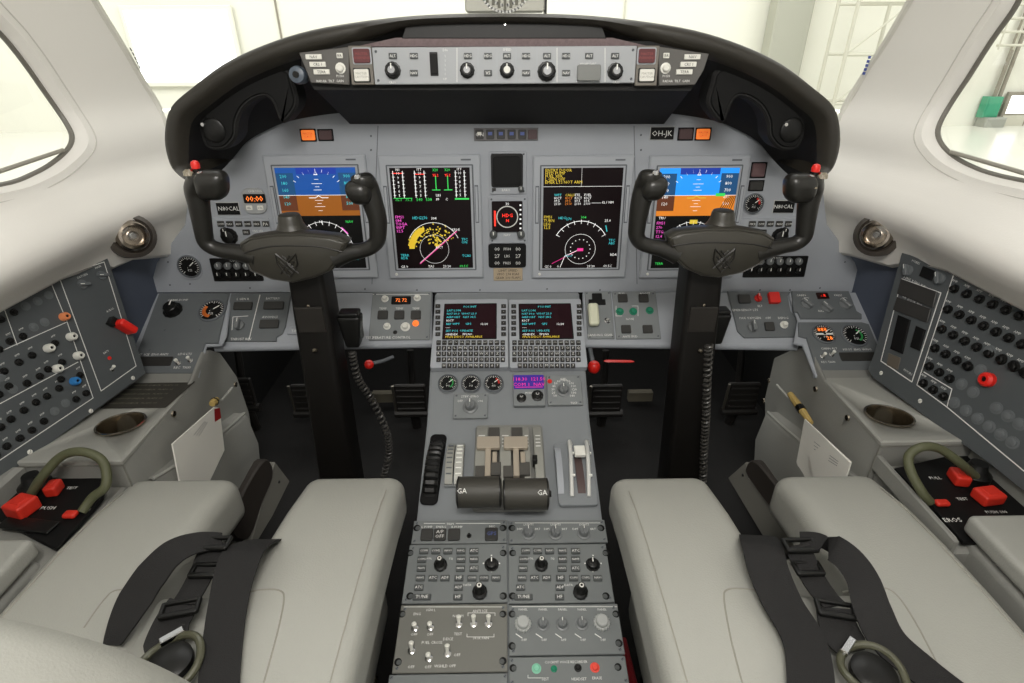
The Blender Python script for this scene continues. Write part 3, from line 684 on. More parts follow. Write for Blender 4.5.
def mfdL(b, w, h, z):
    N = norm(b, w, h, z)
    for x, c1 in ((.04, EWHT), (.16, EWHT), (.31, EWHT), (.43, EWHT), (.82, EWHT), (.93, EWHT)):
        N.ln([(x, .03), (x, .28)], .012, c1); 
        for k in range(7): N.ln([(x-.01, .05+k*.035), (x+.018, .05+k*.035)], .008, EWHT)
    for x in (.1, .37, .87):
        for k in range(6): N.txt(x, .05+k*.042, .05, str(10-k), EWHT, .5)
        N.txt(x, .015, .045, 'N1' if x < .2 else 'ITT', EWHT, .5)
    N.ln([(.04, .05), (.16, .05)], .012, ERED); N.ln([(.32, .06), (.43, .06)], .012, ERED)
    for x in (.57, .72): N.ln([(x, .08), (x, .21)], .014, EGRN); N.ln([(x-.05, .21), (x+.05, .21)], .014, EGRN); N.txt(x, .02, .05, '320', EGRN, .5); N.txt(x, .07, .045, '95.2', ERED, .5)
    for x, t in ((.04, '75.1'), (.17, '75.3'), (.31, '540'), (.43, '538')): N.txt(x, .3, .055, t, EGRN)
    for x, y, t in ((.56, .26, 'LBS'), (.56, .3, 'FF'), (.68, .3, 'C')): N.txt(x, y, .045, t, EWHT)
    N.rect(.8, .29, .98, .305, EGRN); N.rect(.02, .285, .26, .29, EGRN)
    for i, t in enumerate(('FMS1', '084', 'TOGA', 'WPT', '12.5')): N.txt(.02, .47+i*.035, .055, t, EMAG)
    N.txt(.24, .48, .055, 'HDG270', ECYA); N.txt(.48, .485, .05, '304', EWHT)
    N.arc(.5, .8, .35, 25, 155, .01, EWHT); N.arc(.5, .8, .19, 0, 360, .006, EWHT)
    for k in range(110):
        a = rnd.uniform(28, 176); r_ = rnd.uniform(.05, .34) if a < 130 else rnd.uniform(.2, .35); q = math.radians(a); x, y = .5+r_*math.cos(q), .8-r_*.8*math.sin(q); s_ = rnd.uniform(.005, .014)
        N.rect(x-s_, y-s_*.6, x+s_*.7, y+s_*.6, EYEL, .0001)
    for k in range(34):
        t = k/34; q = math.radians(120+55*t); x, y = .5+.29*math.cos(q), .8-.29*.8*math.sin(q); N.rect(x-.04, y-.02, x+.03, y+.02, EYEL, .0001)
    N.ln([(.3, .95), (.8, .62)], .016, EPNK); N.ln([(.3, .94), (.8, .61)], .006, EWHT)
    N.txt(.52, .78, .045, 'KICT', EWHT); N.txt(.74, .6, .045, 'KFOE', EWHT)
    for x, y, t, m in ((.05, .86, 'TERR', ECYA), (.05, .89, 'RDR', ECYA), (.86, .7, 'TFC', ECYA), (.86, .73, 'ON', ECYA), (.86, .87, 'TCAS', ECYA), (.04, .98, 'GS 0', EWHT), (.4, .98, 'TAS', EWHT), (.6, .98, '23.20', EWHT), (.82, .98, '09.5C', EGRN)): N.txt(x, y, .05, t, m)
def mfdR(b, w, h, z):
    N = norm(b, w, h, z); N.ln([(0, .175), (1, .175)], .006, EWHT); N.ln([(.48, 0), (.48, .175)], .004, EWHT)
    for i, t in enumerate(('ENTRY DOOR', 'HYD PUMP', 'FUEL XFR', 'L GEN OFF', 'EMER LTS NOT ARM')): N.txt(.02, .02+i*.028, .055, t, EYEL)
    for i, (x, m) in enumerate(((.14, ECYA), (.28, EYEL), (.4, EWHT), (.52, EWHT))):
        N.txt(x, .255, .045, ('WPT', 'CALLS', 'ETE', 'FUEL')[i], m)
        for k in range(3): N.txt(x, .285+k*.028, .045, ('KICT', '09.5', '2110')[k], EWHT if i > 1 else EORG if i else EWHT)
    N.ln([(.62, .335), (.74, .335)], .006, EWHT); N.txt(.75, .33, .045, '42.1 NM', EWHT)
    for i, t in enumerate(('FMS1', 'TURN', 'LEG', '12.5')): N.txt(.01, .47+i*.035, .055, t, EYEL)
    N.txt(.2, .48, .05, 'HDG', ECYA); N.txt(.3, .49, .05, '270', ECYA); N.txt(.49, .475, .05, '304', EGRN); N.txt(.8, .51, .05, '25.0', EWHT)
    N.arc(.5, .8, .37, 30, 150, .014, EWHT); N.arc(.5, .8, .2, 0, 360, .008, EWHT)
    for a in range(30, 151, 15): q = math.radians(a); N.ln([(.5+.37*math.cos(q), .8-.3*math.sin(q)), (.5+.32*math.cos(q), .8-.26*math.sin(q))], .01, EWHT)
    for a in range(0, 360, 24): q = math.radians(a); N.rect(.5+.13*math.cos(q)-.006, .8-.1*math.sin(q)-.005, .5+.13*math.cos(q)+.006, .8-.1*math.sin(q)+.005, EWHT)
    N.ln([(.24, .99), (.3, .87), (.5, .8)], .01, EWHT); N.ln([(.13, .95), (.5, .8)], .008, EPNK); N.rect(.46, .79, .54, .82, EPNK, .0004); N.txt(.3, .87, .04, 'RW19', ECYA)
    N.ln([(.82, .56), (.84, .62)], .015, ECYA)
    for x, y, t, m in ((.87, .71, 'TFC', ECYA), (.87, .74, 'ABS', ECYA), (.9, .86, 'RDR', EWHT), (.03, .98, 'GS 0', EWHT), (.2, .98, '0', EWHT), (.6, .98, '23.20', EWHT), (.82, .98, '09.5C', EWHT)): N.txt(x, y, .05, t, m)
display((272.5, 374), 'flight screen behind the left control yoke showing a dim blue and brown horizon', pfd(False), 0)
display((384.5, 481.7), 'centre left screen showing engine tapes over a yellow weather radar map', mfdL, 0)
display((532.4, 629.2), 'centre right screen showing yellow alert text over a white compass arc', mfdR, 1)
display((641.5, 743), 'flight screen behind the right control yoke showing a bright blue and orange horizon', pfd(True), 1)
# ------------------------------------------------------------------ centre stack
U = Unit('standby_display', 'small blank dark square screen at the top of the centre stack', 'display', PM, (489.5, 151, 526.5, 194), th=.004, m=PAN, r=.004)
U.button(491, 153.5, 523, 187.5, BLKM, .008, frame=BLK, name='screen'); U.knob(521, 189, 3, 1.5, BTN, 'small'); U.text(506, 190, 3.2, 'BARO'); U.button(492, 188, 496, 191, BTD, .002); U.done()
U = Unit('standby_attitude_indicator', 'small square heading screen with a magenta ring and two knobs, middle of the centre stack', 'display', PM, (489, 196, 527.5, 243), th=.004, m=PAN, r=.004)
cx, cy, w, h = U.R(492, 201, 522.5, 231.5); s = MB(SCR); s.rrect(cx, cy, w, h, .004, .009, .002, .0005); s.arc(cx, cy, w*.34, 0, 360, w*.035, .0095, LET, 36); s.text('HDG', cx, cy+w*.05, w*.16, .0097, ERED); s.text('N', cx, cy-w*.12, w*.14, .0097, ERED); s.rect(cx-w*.43, cy-w*.3, cx-w*.38, cy+w*.2, .0095, ERED)
for k in range(6): s.rect(cx+w*.4, cy-w*.4+k*w*.15, cx+w*.46, cy-w*.4+k*w*.15+w*.05, .0095, EWHT)
s.text('30', cx, cy+w*.42, w*.12, .0097, EWHT); s.build('screen', U.o, smooth=False)
U.knob(493.5, 234.5, 4, 1.4, BTN, 'small'); U.knob(521, 234.5, 4, 1.4, BTN, 'small'); U.text(507, 235, 3.2, 'NAV'); U.done()
U = Unit('fuel_test_readout', 'small black readout panel with paired numbers above the beige placard in the centre stack', 'readout', PM, (488.5, 243.8, 526, 267), th=.005, m=BLKM, r=.005, screws=0)
for i, r_ in enumerate(('FF/H', 'LBS', 'PRES')):
    U.text(507, 249+i*7, 3.6, r_, LET); U.text(497, 249+i*7, 5, ('00', '27', '00')[i], LET); U.text(518, 249+i*7, 5, ('00', '27', '00')[i], LET)
U.done()
U = Unit('limits_placard', 'beige printed placard at the bottom of the centre stack', 'placard', PM, (493.5, 268, 522.5, 280.5), th=.002, m=mat('placard_beige', 'a89880', .6), screws=0)
for i, r_ in enumerate(('LIMIT SPEED', 'VMO 278 KIAS', 'GEAR 200 FLAPS')): U.text(508, 270.5+i*3.6, 3.4, r_, BLK)
U.done()
U = Unit('annunciator_strip', 'narrow strip of five small square keys high in the middle of the instrument panel', 'annunciator', PM, (474, 128, 538, 140.5), th=.004, m=mat('strip_grey', '6c6a6a', .5), screws=0, r=0)
for i in range(5): x = 479.5+i*10.7; U.button(x-4, 129.5, x+4, 139, BTD, .003, txt=('ON', '', '', '', '')[i], name='key'); U.b.rect(*(lambda q: (q[0]-.004, q[1]-.003, q[0]+.004, q[1]+.003))(U.L(x, 133.5)), .0085, KWH if i == 0 else mat('key_blue', '4a5a98', .4))
U.button(528, 129.5, 537, 139, SMB, .003, name='key'); U.done()
def lamp(x0, y0, x1, y1, m, lab, txt=None, tm=None, name='annunciator_light'):
    U = Unit(name, lab, 'indicator light', PM, (x0, y0, x1, y1), th=.003, m=BLKM, screws=0, base='frame', r=.001)
    U.button(x0+1.3, y0+1.3, x1-1.3, y1-1.3, m, .003, txt, name='lens', tm=tm); U.done()
AMB = em('lit_lamp_orange', 'e8742c', .55); AT = mat('lamp_letter', 'b04a18', .5)
lamp(300.5, 128.7, 316.3, 141.5, AMB, 'lit orange annunciator light above the left flight screen', 'MASTER|CAUT', AT); lamp(318, 129, 333.5, 141, SMB, 'unlit dark red annunciator light right of the left lit orange one')
lamp(695, 127.5, 710.8, 140.5, AMB, 'lit orange annunciator light above the right flight screen', 'MASTER|CAUT', AT); lamp(677.7, 127.5, 693.3, 140.5, SMB, 'unlit dark red annunciator light between the black OH-JK plate and the lit orange one')
lamp(750.5, 162, 766, 178, mat('smoked_mauve', '5f4648', .3), 'unlit square mauve light right of the right flight screen'); lamp(748.5, 180, 763.5, 191, BTD, 'small dark rectangular window below the unlit mauve light')
def plateT(x0, y0, x1, y1, t, lab):
    U = Unit('registration_plate', lab, 'plate', PM, (x0, y0, x1, y1), th=.002, m=mat('plate_edge', 'b0b0ae', .5), screws=0, r=0)
    U.b.rrect(0, 0, U.w*.96, U.h*.9, .002, .003, 0, 0, BLKM); U.th = .003; U.text((x0+x1)/2, (y0+y1)/2, (x1-x0)*1.45/len(t), t); U.done()
plateT(650, 126.5, 674, 140, 'OH-JK', 'black plate with white letters OH-JK above the right flight screen')
plateT(217, 202, 240, 215, 'N80CAL', 'black registration plate with white letters beside the left digital clock'); plateT(773, 200, 794, 213, 'N80CAL', 'black registration plate with white letters right of the round gauge behind the right yoke')
U = Unit('digital_clock', 'round-cornered digital clock with orange 00:00 numerals left of the left flight screen', 'clock', PM, (243, 188, 266.5, 213.5), th=.005, m=mat('clock_face', '9a9c9c', .5), r=.016, screws=0)
cx, cy, w, h = U.R(243.8, 194, 265.5, 203); s = MB(BLKM); s.rrect(cx, cy, w, h, .005, .007, .002); s.text('00:00', cx, cy, w*.36, .0073, EAMB); s.build('readout', U.o)
U.button(246.5, 205.5, 252.5, 210, KWH, .002, 'SEL', tm=BLK); U.button(257.5, 205.5, 263.5, 210, KWH, .002, 'CTL', tm=BLK); U.text(255, 191, 3, 'CHRONO'); U.done()
U = Unit('round_gauge', 'small round dial with a red mark right of the right flight screen', 'gauge', PM, (743, 193, 765, 214.5), th=.003, m=PAN, r=.02, screws=0); U.gauge(753.7, 203.5, 9, 'red', name='dial'); U.done()
U = Unit('round_gauge', 'round black oxygen gauge at the far left edge of the instrument panel', 'gauge', PM, (177, 254, 202, 279.5), th=.003, m=PAN, r=.022, screws=0); U.gauge(189.4, 266.5, 10.5, 'plain', name='dial'); U.done()
for s_ in (0, 1):
    sd = 'left' if not s_ else 'right'; m_ = (lambda x: x) if not s_ else (lambda x: 1009-x)
    def rc(x0, y0, x1, y1): a, c = sorted((m_(x0), m_(x1))); return (a, y0, c, y1)
    U = Unit('audio_control_panel', 'audio control panel with black keys and knobs, %s of its flight screen behind the yoke' % ('left' if not s_ else 'right'), 'control panel', PM, rc(213, 218, 272, 250), th=.003, m=PAN, screws=0)
    for i in range(6 if not s_ else 5): x = 221+i*9; U.button(*rc(x-3.3, 221, x+3.3, 226.5), BTD, .003, txt=('COM', 'NAV', 'ADF', 'DME', 'MKR', 'PA')[i])
    U.knob(m_(228), 237, 7, .8, BLK, 'round'); U.knob(m_(224), 231, 3.5, 1, BLK, 'small'); U.button(*rc(243, 229.5, 250, 234.5), BTD, .003, txt='SPK'); U.text(m_(258), 231, 3, 'MIC SEL'); U.done()
    U = Unit('lower_audio_panel', 'black panel with two rows of small volume knobs below the %s audio control panel' % sd, 'control panel', PM, rc(212, 258, 262, 281) if not s_ else (744, 256, 806, 277), th=.003, m=BLK, screws=0)
    for i in range(5 if not s_ else 6):
        for j in range(2): x = (218+i*9.5) if not s_ else (751+i*9.6); y = (266 if not s_ else 261.5)+j*9; U.knob(x, y, 3.6, .9, GREYK if j == 0 else BLK, 'small')
    U.text(237 if not s_ else 775, 260.5 if not s_ else 258, 3, 'COM NAV'); U.done()
# ================================================================== knee shelf (sloping sheet below the main panel)
def sheet(name, label, ol, lip, m=PAN, pl=PS):
    P = [pl.uv(*q) for q in ol]; b = MB(m); b.plate(P, -.012 if pl is PS else -.005, 0, .002)
    A, B = pl.uv(*lip[0]), pl.uv(*lip[1]); d = .009 if pl is PS else .004
    b.tube([(A[0], A[1], -d), (B[0], B[1], -d)], d+.0005, 14)
    return tag(b.build(name, None, pl.mat(pl.O)), label, 'panel')
sheet('knee_shelf', 'sloping grey shelf panel below the left part of the instrument panel', [(228, 293), (432, 292), (432, 345), (300, 345), (216, 345), (222, 336)], ((214, 346), (432, 342)))
sheet('outboard_shelf', 'sloping grey panel at the far left end of the knee shelf', [(155, 293), (231, 293), (226, 336), (221, 345), (206, 346), (198, 377), (134, 378), (131, 352)], ((134, 378), (197, 377)), pl=PO)
sheet('knee_shelf', 'sloping grey shelf panel below the right part of the instrument panel', [(583, 292), (790, 292), (800, 320), (797, 345), (700, 345), (583, 342)], ((583, 342), (798, 345)))
sheet('outboard_shelf', 'sloping grey panel at the far right end of the knee shelf', [(788, 292), (859, 292), (884, 330), (884, 376), (815, 375), (803, 345), (794, 343), (798, 320)], ((815, 375), (884, 375)), pl=PO)
def sub(label, rc=None, ol=None, m=SIDE, name='switch_panel', cat='switch panel', pl=PS, **k): return Unit(name, label, cat, pl, rc=rc, ol=ol, th=.004, m=m, **k)
# left outboard panel
U = sub('dark grey panel with knob, gauge and switch row, far left of the knee shelf', pl=PO, ol=[(160, 294), (230, 294), (220, 337), (219, 344), (206, 344), (197.5, 368), (197, 374), (137, 374), (137, 356)])
U.knob(171, 308, 7.5, 1.0, BLK, 'round'); U.gauge(212, 310.5, 12, 'orange'); U.text(178, 300, 3.2, 'CABIN DUMP')
U.button(137.5, 357, 172, 366, BTD, .002, name='switch_strip'); U.toggle(177, 361.5, 2.2, up=0); U.toggle(189, 359, 2.2, up=0); U.text(150, 354.5, 3.2, 'PITOT  ICE  ENG ANTI'); U.text(185, 354, 3.2, 'LDG LTS'); U.text(182, 367.5, 3.2, 'REC  TAXI'); U.line([(140, 370.5), (195, 370.5)], .5, BEZD)
for q in ((165, 330), (150, 350), (200, 330)): U.screw(*U.L(*q))
U.done()
U = sub('engine switch panel with rocker switches and a centre lever, left of the left column', ol=[(232, 294.5), (291.7, 293.5), (286, 327), (283, 334), (277, 338), (277, 342), (221, 342), (220, 338)])
U.button(234, 302.5, 252.5, 310, BTD, .004, name='rocker_switch'); U.button(264, 302, 284, 309.5, BTD, .004, name='rocker_switch'); U.button(260, 320, 279, 328.5, BTD, .004, name='rocker_switch'); U.knob(238, 324, 4.2, 1.8, GREYK, 'lever')
U.line([(260, 295), (249, 340)], .8); U.text(243, 299, 3.2, 'L GEN R'); U.text(273, 298.5, 3.2, 'BATTERY'); U.text(270, 317, 3.2, 'AVIONICS'); U.text(241, 339, 3.4, 'THRUST REV'); U.line([(232, 330), (233, 317), (248, 316)], .6)
U.done()
U = sub('temperature control panel with white knobs and one lit orange lamp, left of the keypads', (371, 292.5, 431, 340.5), m=UNIT)
for x, y in ((384.6, 298), (417, 297)): U.knob(x, y, 3, 1.6, KWH, 'cap')
U.button(391.5, 296.5, 411, 304.5, BLKM, .002, '72 72', name='readout', tm=EAMB)
for x in (383, 399.5, 416): U.button(x-5, 311, x+5, 319.5, BTD, .004, name='square_key'); U.text(x, 308.5, 3, 'TEMP')
U.knob(386.6, 325.5, 3, 1.5, KWH, 'cap'); U.knob(405, 326, 4, 1.2, KWH, 'cap'); U.knob(415.5, 323, 2.8, .8, AMB, 'cap', name='lit_lamp'); U.knob(395, 332, 1.8, 1, BLK, 'cap'); U.text(388, 337.5, 3.6, 'TEMPERATURE CONTROL'); U.line([(373, 294.5), (429, 294.5)], .5); U.done()
# gear handle panel
U = sub('landing gear panel with a pale oval handle under a dark slot, right of the keypads', (586, 292, 612.5, 339.5), m=UNIT)
U.button(592, 293.5, 602, 301, BLKM, .002, name='slot_plate'); U.button(588.5, 299.5, 605.5, 305, BLKM, .002, name='slot_plate')
cx, cy, w, h = U.R(587.5, 306, 598, 328); b = MB(mat('gear_handle_white', 'cfd0b8', .4)); b.add(*rbox((cx, cy, .016), (w, h, .018), .007, 4)); b.build('gear_handle', U.o)
b = MB(CHR); b.tube([(cx, cy, .0), (cx, cy, .014)], .003, 10); b.build('handle_shaft', U.o); U.knob(607.5, 320, 2.5, 1.5, CHR, 'cap', name='lock_knob'); U.text(600, 335, 3.2, 'LANDING GEAR'); U.done()
U = sub('grey switch panel with three green lenses and dark square keys beside the gear handle', (614, 292, 658, 339.5), m=UNIT)
for x, y in ((622.5, 298.5), (643.5, 298.5), (626, 329.5), (647.5, 329.5)): U.button(x-4.8, y-4, x+4.8, y+4, BTD, .004, name='square_key')
GK = mat('green_lens', '1c7a5c', .25)
for x, y in ((620, 311), (633.5, 311), (650, 310)): U.knob(x, y, 3.4, .9, GK, 'cap', name='green_indicator')
U.text(622, 293.5, 3, 'FUEL'); U.text(645, 293.5, 3, 'BOOST'); U.text(630, 319, 3, 'NOSE'); U.text(630, 336.5, 3, 'ANTI SKID'); U.line([(616, 306), (616, 316), (622, 316)], .5); U.line([(638, 316), (638, 306), (632, 306)], .5); U.done()
U = sub('emergency switch panel with two red guarded switches, right of the right control column', ol=[(727, 292), (790, 292.5), (787, 297), (790, 312), (797, 319), (798, 337.5), (744, 338.5), (737, 332)])
U.button(738, 295, 750, 303.5, BTD, .004, name='square_key'); U.button(768, 293.5, 778.5, 304, RED, .009, name='guard_cover'); U.knob(759, 297.5, 3.2, 1.4, RED, 'lever'); U.knob(753.7, 326, 4, 1.8, GREYK, 'lever'); U.button(764.5, 322.5, 774, 331, BTD, .004, name='square_key'); U.knob(785, 324, 3.2, 1.5, KWH, 'cap')
U.text(745, 310, 3.2, 'EMERGENCY LTS'); U.text(750, 318, 3.2, 'PAX OXYGEN'); U.text(783, 318, 3, 'DEFOG'); U.text(768, 318, 3, 'OFF'); U.text(760, 306, 3, 'ELT'); U.done()
U = sub('panel with three rotary switches and small red numeral readout above the two right gauges', pl=PO, ol=[(791, 292), (848, 292), (856, 312), (861, 315), (861, 319.5), (800, 319.5), (797, 313), (793, 312)])
for x, y in ((807.6, 303), (827.5, 306.5), (846, 303)): U.knob(x, y, 4.5, 1.1, GREYK, 'lever', rot=35)
U.button(816.5, 293, 828.5, 299, mat('red_window', '200604', .3), .002, '-.8', name='readout', tm=ERED); U.b.arc(*U.L(807.6, 302), .012, 60, 200, .0009, .0043); U.b.arc(*U.L(846, 302), .012, 60, 200, .0009, .0043); U.text(801, 295.3, 3, 'CABIN'); U.text(838, 295.3, 3, 'PRESS'); U.text(822, 311, 3, 'RATE'); U.done()
U = sub('dark grey panel with two gauges and switch row, far right of the knee shelf', pl=PO, ol=[(798, 323), (861, 323), (868, 325), (878, 350), (880, 371), (816, 371), (806, 339), (798, 337)])
U.gauge(824, 334, 10.5, 'lit'); U.gauge(854.5, 335.5, 12, 'green'); U.toggle(824, 355, 2.2, up=0); U.toggle(833, 353, 2.2, up=0); U.button(840, 352.5, 876, 361, BTD, .002, name='switch_strip'); U.text(829, 348.5, 3, 'CABIN ALT'); U.text(857, 349.5, 3, 'PITOT  ENG  WING'); U.text(828, 362, 3, 'REC TAXI'); U.done()
# small panel patch left of the column
U = sub('tiny label plate on the shelf beside the left control column', (288, 327, 304, 335), m=PAN, name='label_plate', cat='plate', screws=0); U.text(297, 331, 4, 'TIMER'); U.done()
# ================================================================== pedestal
prof = [(1.135, .509), (1.118, .501), (.98, .428), (.855, .361), (.65, .312), (.15, .2085), (.15, .0), (1.02, 0), (1.04, .30), (1.135, .44)]
PEDT = thing('centre_pedestal', 'grey centre pedestal between the two seats, rising to the instrument panel', 'pedestal', T3(0, .7, 0))
def px_(s_, y): return s_*(.152)
b = MB(PED); rs = []
for s_, e in ((-1, 1), (-1, 0), (1, 0), (1, 1)):
    cy_, cz_ = .7, .2; k = 0.985 if e else 1
    rs.append([(s_*(.148 if e else .144), (cy_+(y-cy_)*(1 if not e else .992))-.7, (cz_+(z-cz_)*(1 if not e else .985))) for y, z in prof])
rs = [rs[0], [(-.144, p[1], p[2]) for p in rs[1]], [(.144, p[1], p[2]) for p in rs[2]], rs[3]]
rs = [[(p[0]*(1.02+.13*max(0, p[1]+.1)), p[1], p[2]) for p in r_] for r_ in rs]
b.rings(rs); b.build('body', PEDT, ang=20)
b = MB(DARK); b.box((0, -.1, .03), (.36, .9, .06), .003); b.build('plinth', PEDT)
# CDUs
def cdu(x0, x1, label):
    xm = (x0+x1)/2; U = Unit('flight_management_keypad', label, 'keypad', PC, (x0, 303, x1, 371), th=.014, m=BEZ, r=.004, group=None, base='bezel', screws=0)
    cx, cy, w, h = U.R(xm-26.5, 304.5, xm+25, 338.5); s = MB(BLKM); s.rrect(cx, cy, w*1.04, h*1.05, .014, .015, .002); s.rrect(cx, cy, w, h, .015, .0155, 0, 0, mat('cdu_screen', '2c1a1e', .2)); N = norm(s, w, h, 0)
    def tx(x, y, t, m, sz=.055): s.text(t, cx+(x-.5)*w, cy+(.5-y)*h, sz*w*1.2, .0158, m, 0)
    tx(.36, .08, 'POS INIT', ECYA)
    for i, (t, m) in enumerate((('LAT LON', ECYA), ('N37 39.0  W097 25.9', ECYA), ('AIRPORT   N37 38.5', ECYA), ('KICT', EWHT), ('REF WPT      GPS', ECYA), ('----', EWHT), ('SET POS  UPDATE', ECYA), ('<INDEX     FPLN>', EWHT))): tx(.04, .19+i*.1, t, m)
    tx(.04, .96, 'FPLN DISCO AVAILABLE', EYEL); tx(.7, .6, '12:24', EWHT); s.build('screen', U.o, smooth=False)
    for i in range(6):
        y = 306.5+i*5.6
        for x in (x0+4.4, x1-4.4): U.button(x-2.4, y-1.7, x+2.4, y+1.7, BTD, .003, name='line_key', txt='-')
    chars = 'ABCDEFG1234HIJKLMN4567OPQRSTU789VWXYZ/.0'
    rows = [(343, 12), (348.6, 13), (354.2, 13), (360, 13), (366, 13)]
    ci = 0
    for y, n_ in rows:
        for i in range(n_):
            x = x0+5.2+(x1-x0-10.4)*i/(n_-1)
            if y == 366 and i in (0, n_-1): continue
            t = ('FPLN', 'LEGS', 'DEP', 'PERF', 'DIR', 'IDX', 'MCDU', 'EXEC', 'NXT', 'PRV', 'BRT', 'CLR')[i % 12] if y == 343 else chars[ci % len(chars)]; ci += 1
            U.button(x-2.2, y-2.1, x+2.2, y+2.1, BTD, .003, name='key', txt=t)
    U.done()
cdu(433.5, 508, 'keypad unit with a small text screen, left of the pair on top of the pedestal'); cdu(509.3, 583.5, 'keypad unit with a small text screen, right of the pair on top of the pedestal')
for i, (x, lb, fc) in enumerate(((448, 'leftmost', 'green'), (471, 'middle', 'plain'), (493.6, 'rightmost', 'red'))):
    U = Unit('small_round_gauge', '%s of the three small round gauges below the left keypad' % lb, 'gauge', PC, (x-10, 373.5, x+10, 393.5), th=.003, m=PED, r=.03, screws=0, group='small round gauges'); U.gauge(x, 383.4, 9, fc, name='dial'); U.done()
U = Unit('knob_panel', 'small plate with one grey rotary knob below the three small round gauges', 'control panel', PC, (453.5, 394, 488, 419), th=.004, m=UNIT, r=.002); U.knob(470, 405, 5.5, 1.3, GREYK, 'skirt'); U.text(470, 396.5, 3.2, 'STBY GYRO'); U.text(460, 401, 3.2, 'OFF'); U.text(480, 401, 3.2, 'ON'); U.done()
U = Unit('radio_unit', 'small radio unit with a glowing purple readout and two knobs below the right keypad', 'radio', PC, (513, 374.5, 544.5, 407.5), th=.008, m=UNIT, screws=0)
cx, cy, w, h = U.R(513.8, 375.5, 543.8, 389); s = MB(EPUR); s.rrect(cx, cy, w, h, .008, .010, .001); s.text('118.30  121.50', cx, cy+h*.2, h*.36, .0103, EPNK); s.text('COM 1  NAV', cx, cy-h*.2, h*.36, .0103, EPNK); s.rect(cx-w*.45, cy-h*.42, cx+w*.45, cy-h*.38, .0103, EPNK); s.build('readout', U.o)
U.knob(521.5, 397, 3.8, 1.3, BLK, 'tall'); U.knob(537.5, 394.5, 4.6, 1.3, BLK, 'tall'); U.text(529, 393, 3, 'PUSH'); U.done()
U = Unit('rotary_selector_panel', 'rotary test selector plate with a ring of white numbers beside the purple radio readout', 'control panel', PC, (547, 376, 581.8, 406), th=.005, m=UNIT)
U.knob(563.5, 389, 5, 1.2, GREYK, 'skirt'); U.knob(549.8, 381, 2, .8, RED, 'cap', name='red_button')
for k in range(14): a = math.radians(215-250*k/13-0); U.text(563.5+10.5*math.cos(a), 390-10*math.sin(a), 3.4, str(k+1)+'0')
U.text(563, 379, 3, 'OFF'); U.text(574, 403, 3, 'TEST'); U.done()
for q in ((445, 412), (500, 412), (525, 413), (570, 413)):
    pass
# seam, screws on the pedestal top
def onped(name, label, cat, pl, rc, **k): return Unit(name, label, cat, pl, rc, **k)
# ------------------------------------------------------------------ throttle quadrant
TQ = Unit('throttle_quadrant', 'grey throttle quadrant with white markings in the middle of the pedestal', 'throttle quadrant', P2, (474, 426, 545, 512), th=.004, m=mat('quadrant_grey', '7c7c78', .5), r=.008, screws=0, base='base_plate')
def hump(x0, x1, m, name, zt=.02, yr=(428, 500), parent=TQ):
    A = parent.R(x0, yr[0], x1, yr[1]); cx, cy, w, h = A; b = MB(m); n_ = 14; rs = []
    for i in range(n_+1):
        t = i/n_; y = cy+h/2-h*t; z = zt*math.sin(math.pi*min(1, max(0, .02+t*.96)))**.6
        rs.append([(cx-w/2, y, 0), (cx-w/2, y, z+.004), (cx+w/2, y, z+.004), (cx+w/2, y, 0)])
    b.rings(rs); return b, cx, cy, w, h
QD = mat('quadrant_dark', '4a4844', .6); QL = mat('quadrant_light', '8d8d86', .5); LEV = mat('lever_champagne', 'b0a595', .4, .3)
for x0, x1, nm, m in ((476, 487, 'arch_rail', QL), (488, 499, 'slot', QD), (500, 511, 'arch_rail', QL), (512, 523, 'slot', QD), (524, 530, 'arch_rail', QL), (534.5, 542.5, 'arch_rail', QL)):
    b, cx, cy, w, h = hump(x0, x1, m, nm, .02 if nm == 'arch_rail' else .010)
    if nm == 'arch_rail':
        for k in range(7): b.rect(cx-w*.3, cy+h*.42-k*h*.05, cx+w*.3, cy+h*.42-k*h*.05+.0022, .0125+.0105*min(1, .35+k*.12) if False else .0245, LET) if k > 2 else None
    b.build(nm, TQ.o, ang=40)
def lever(x0, x1, tag_):
    A = TQ.R(x0, 446, x1, 481); cx, cy, w, h = A; b = MB(LEV)
    b.rrect(cx, cy+h*.32, w, h*.34, .026, .034, .002, .001); b.plate([(cx-w*.12, cy+h*.2), (cx-w*.12, cy-h*.6), (cx+w*.12, cy-h*.6), (cx+w*.12, cy+h*.2)], .024, .031, .001)
    b.rrect(cx+w*.28, cy-h*.05, w*.2, h*.3, .018, .028, .001, .001); b.rrect(cx+w*.3, cy-h*.35, w*.5, h*.35, .014, .026, .001, .001, QD); b.rrect(cx-w*.3, cy-h*.42, w*.45, h*.3, .014, .026, .001, .001, QD); b.build('lever_arm', tag_)
PH = P2
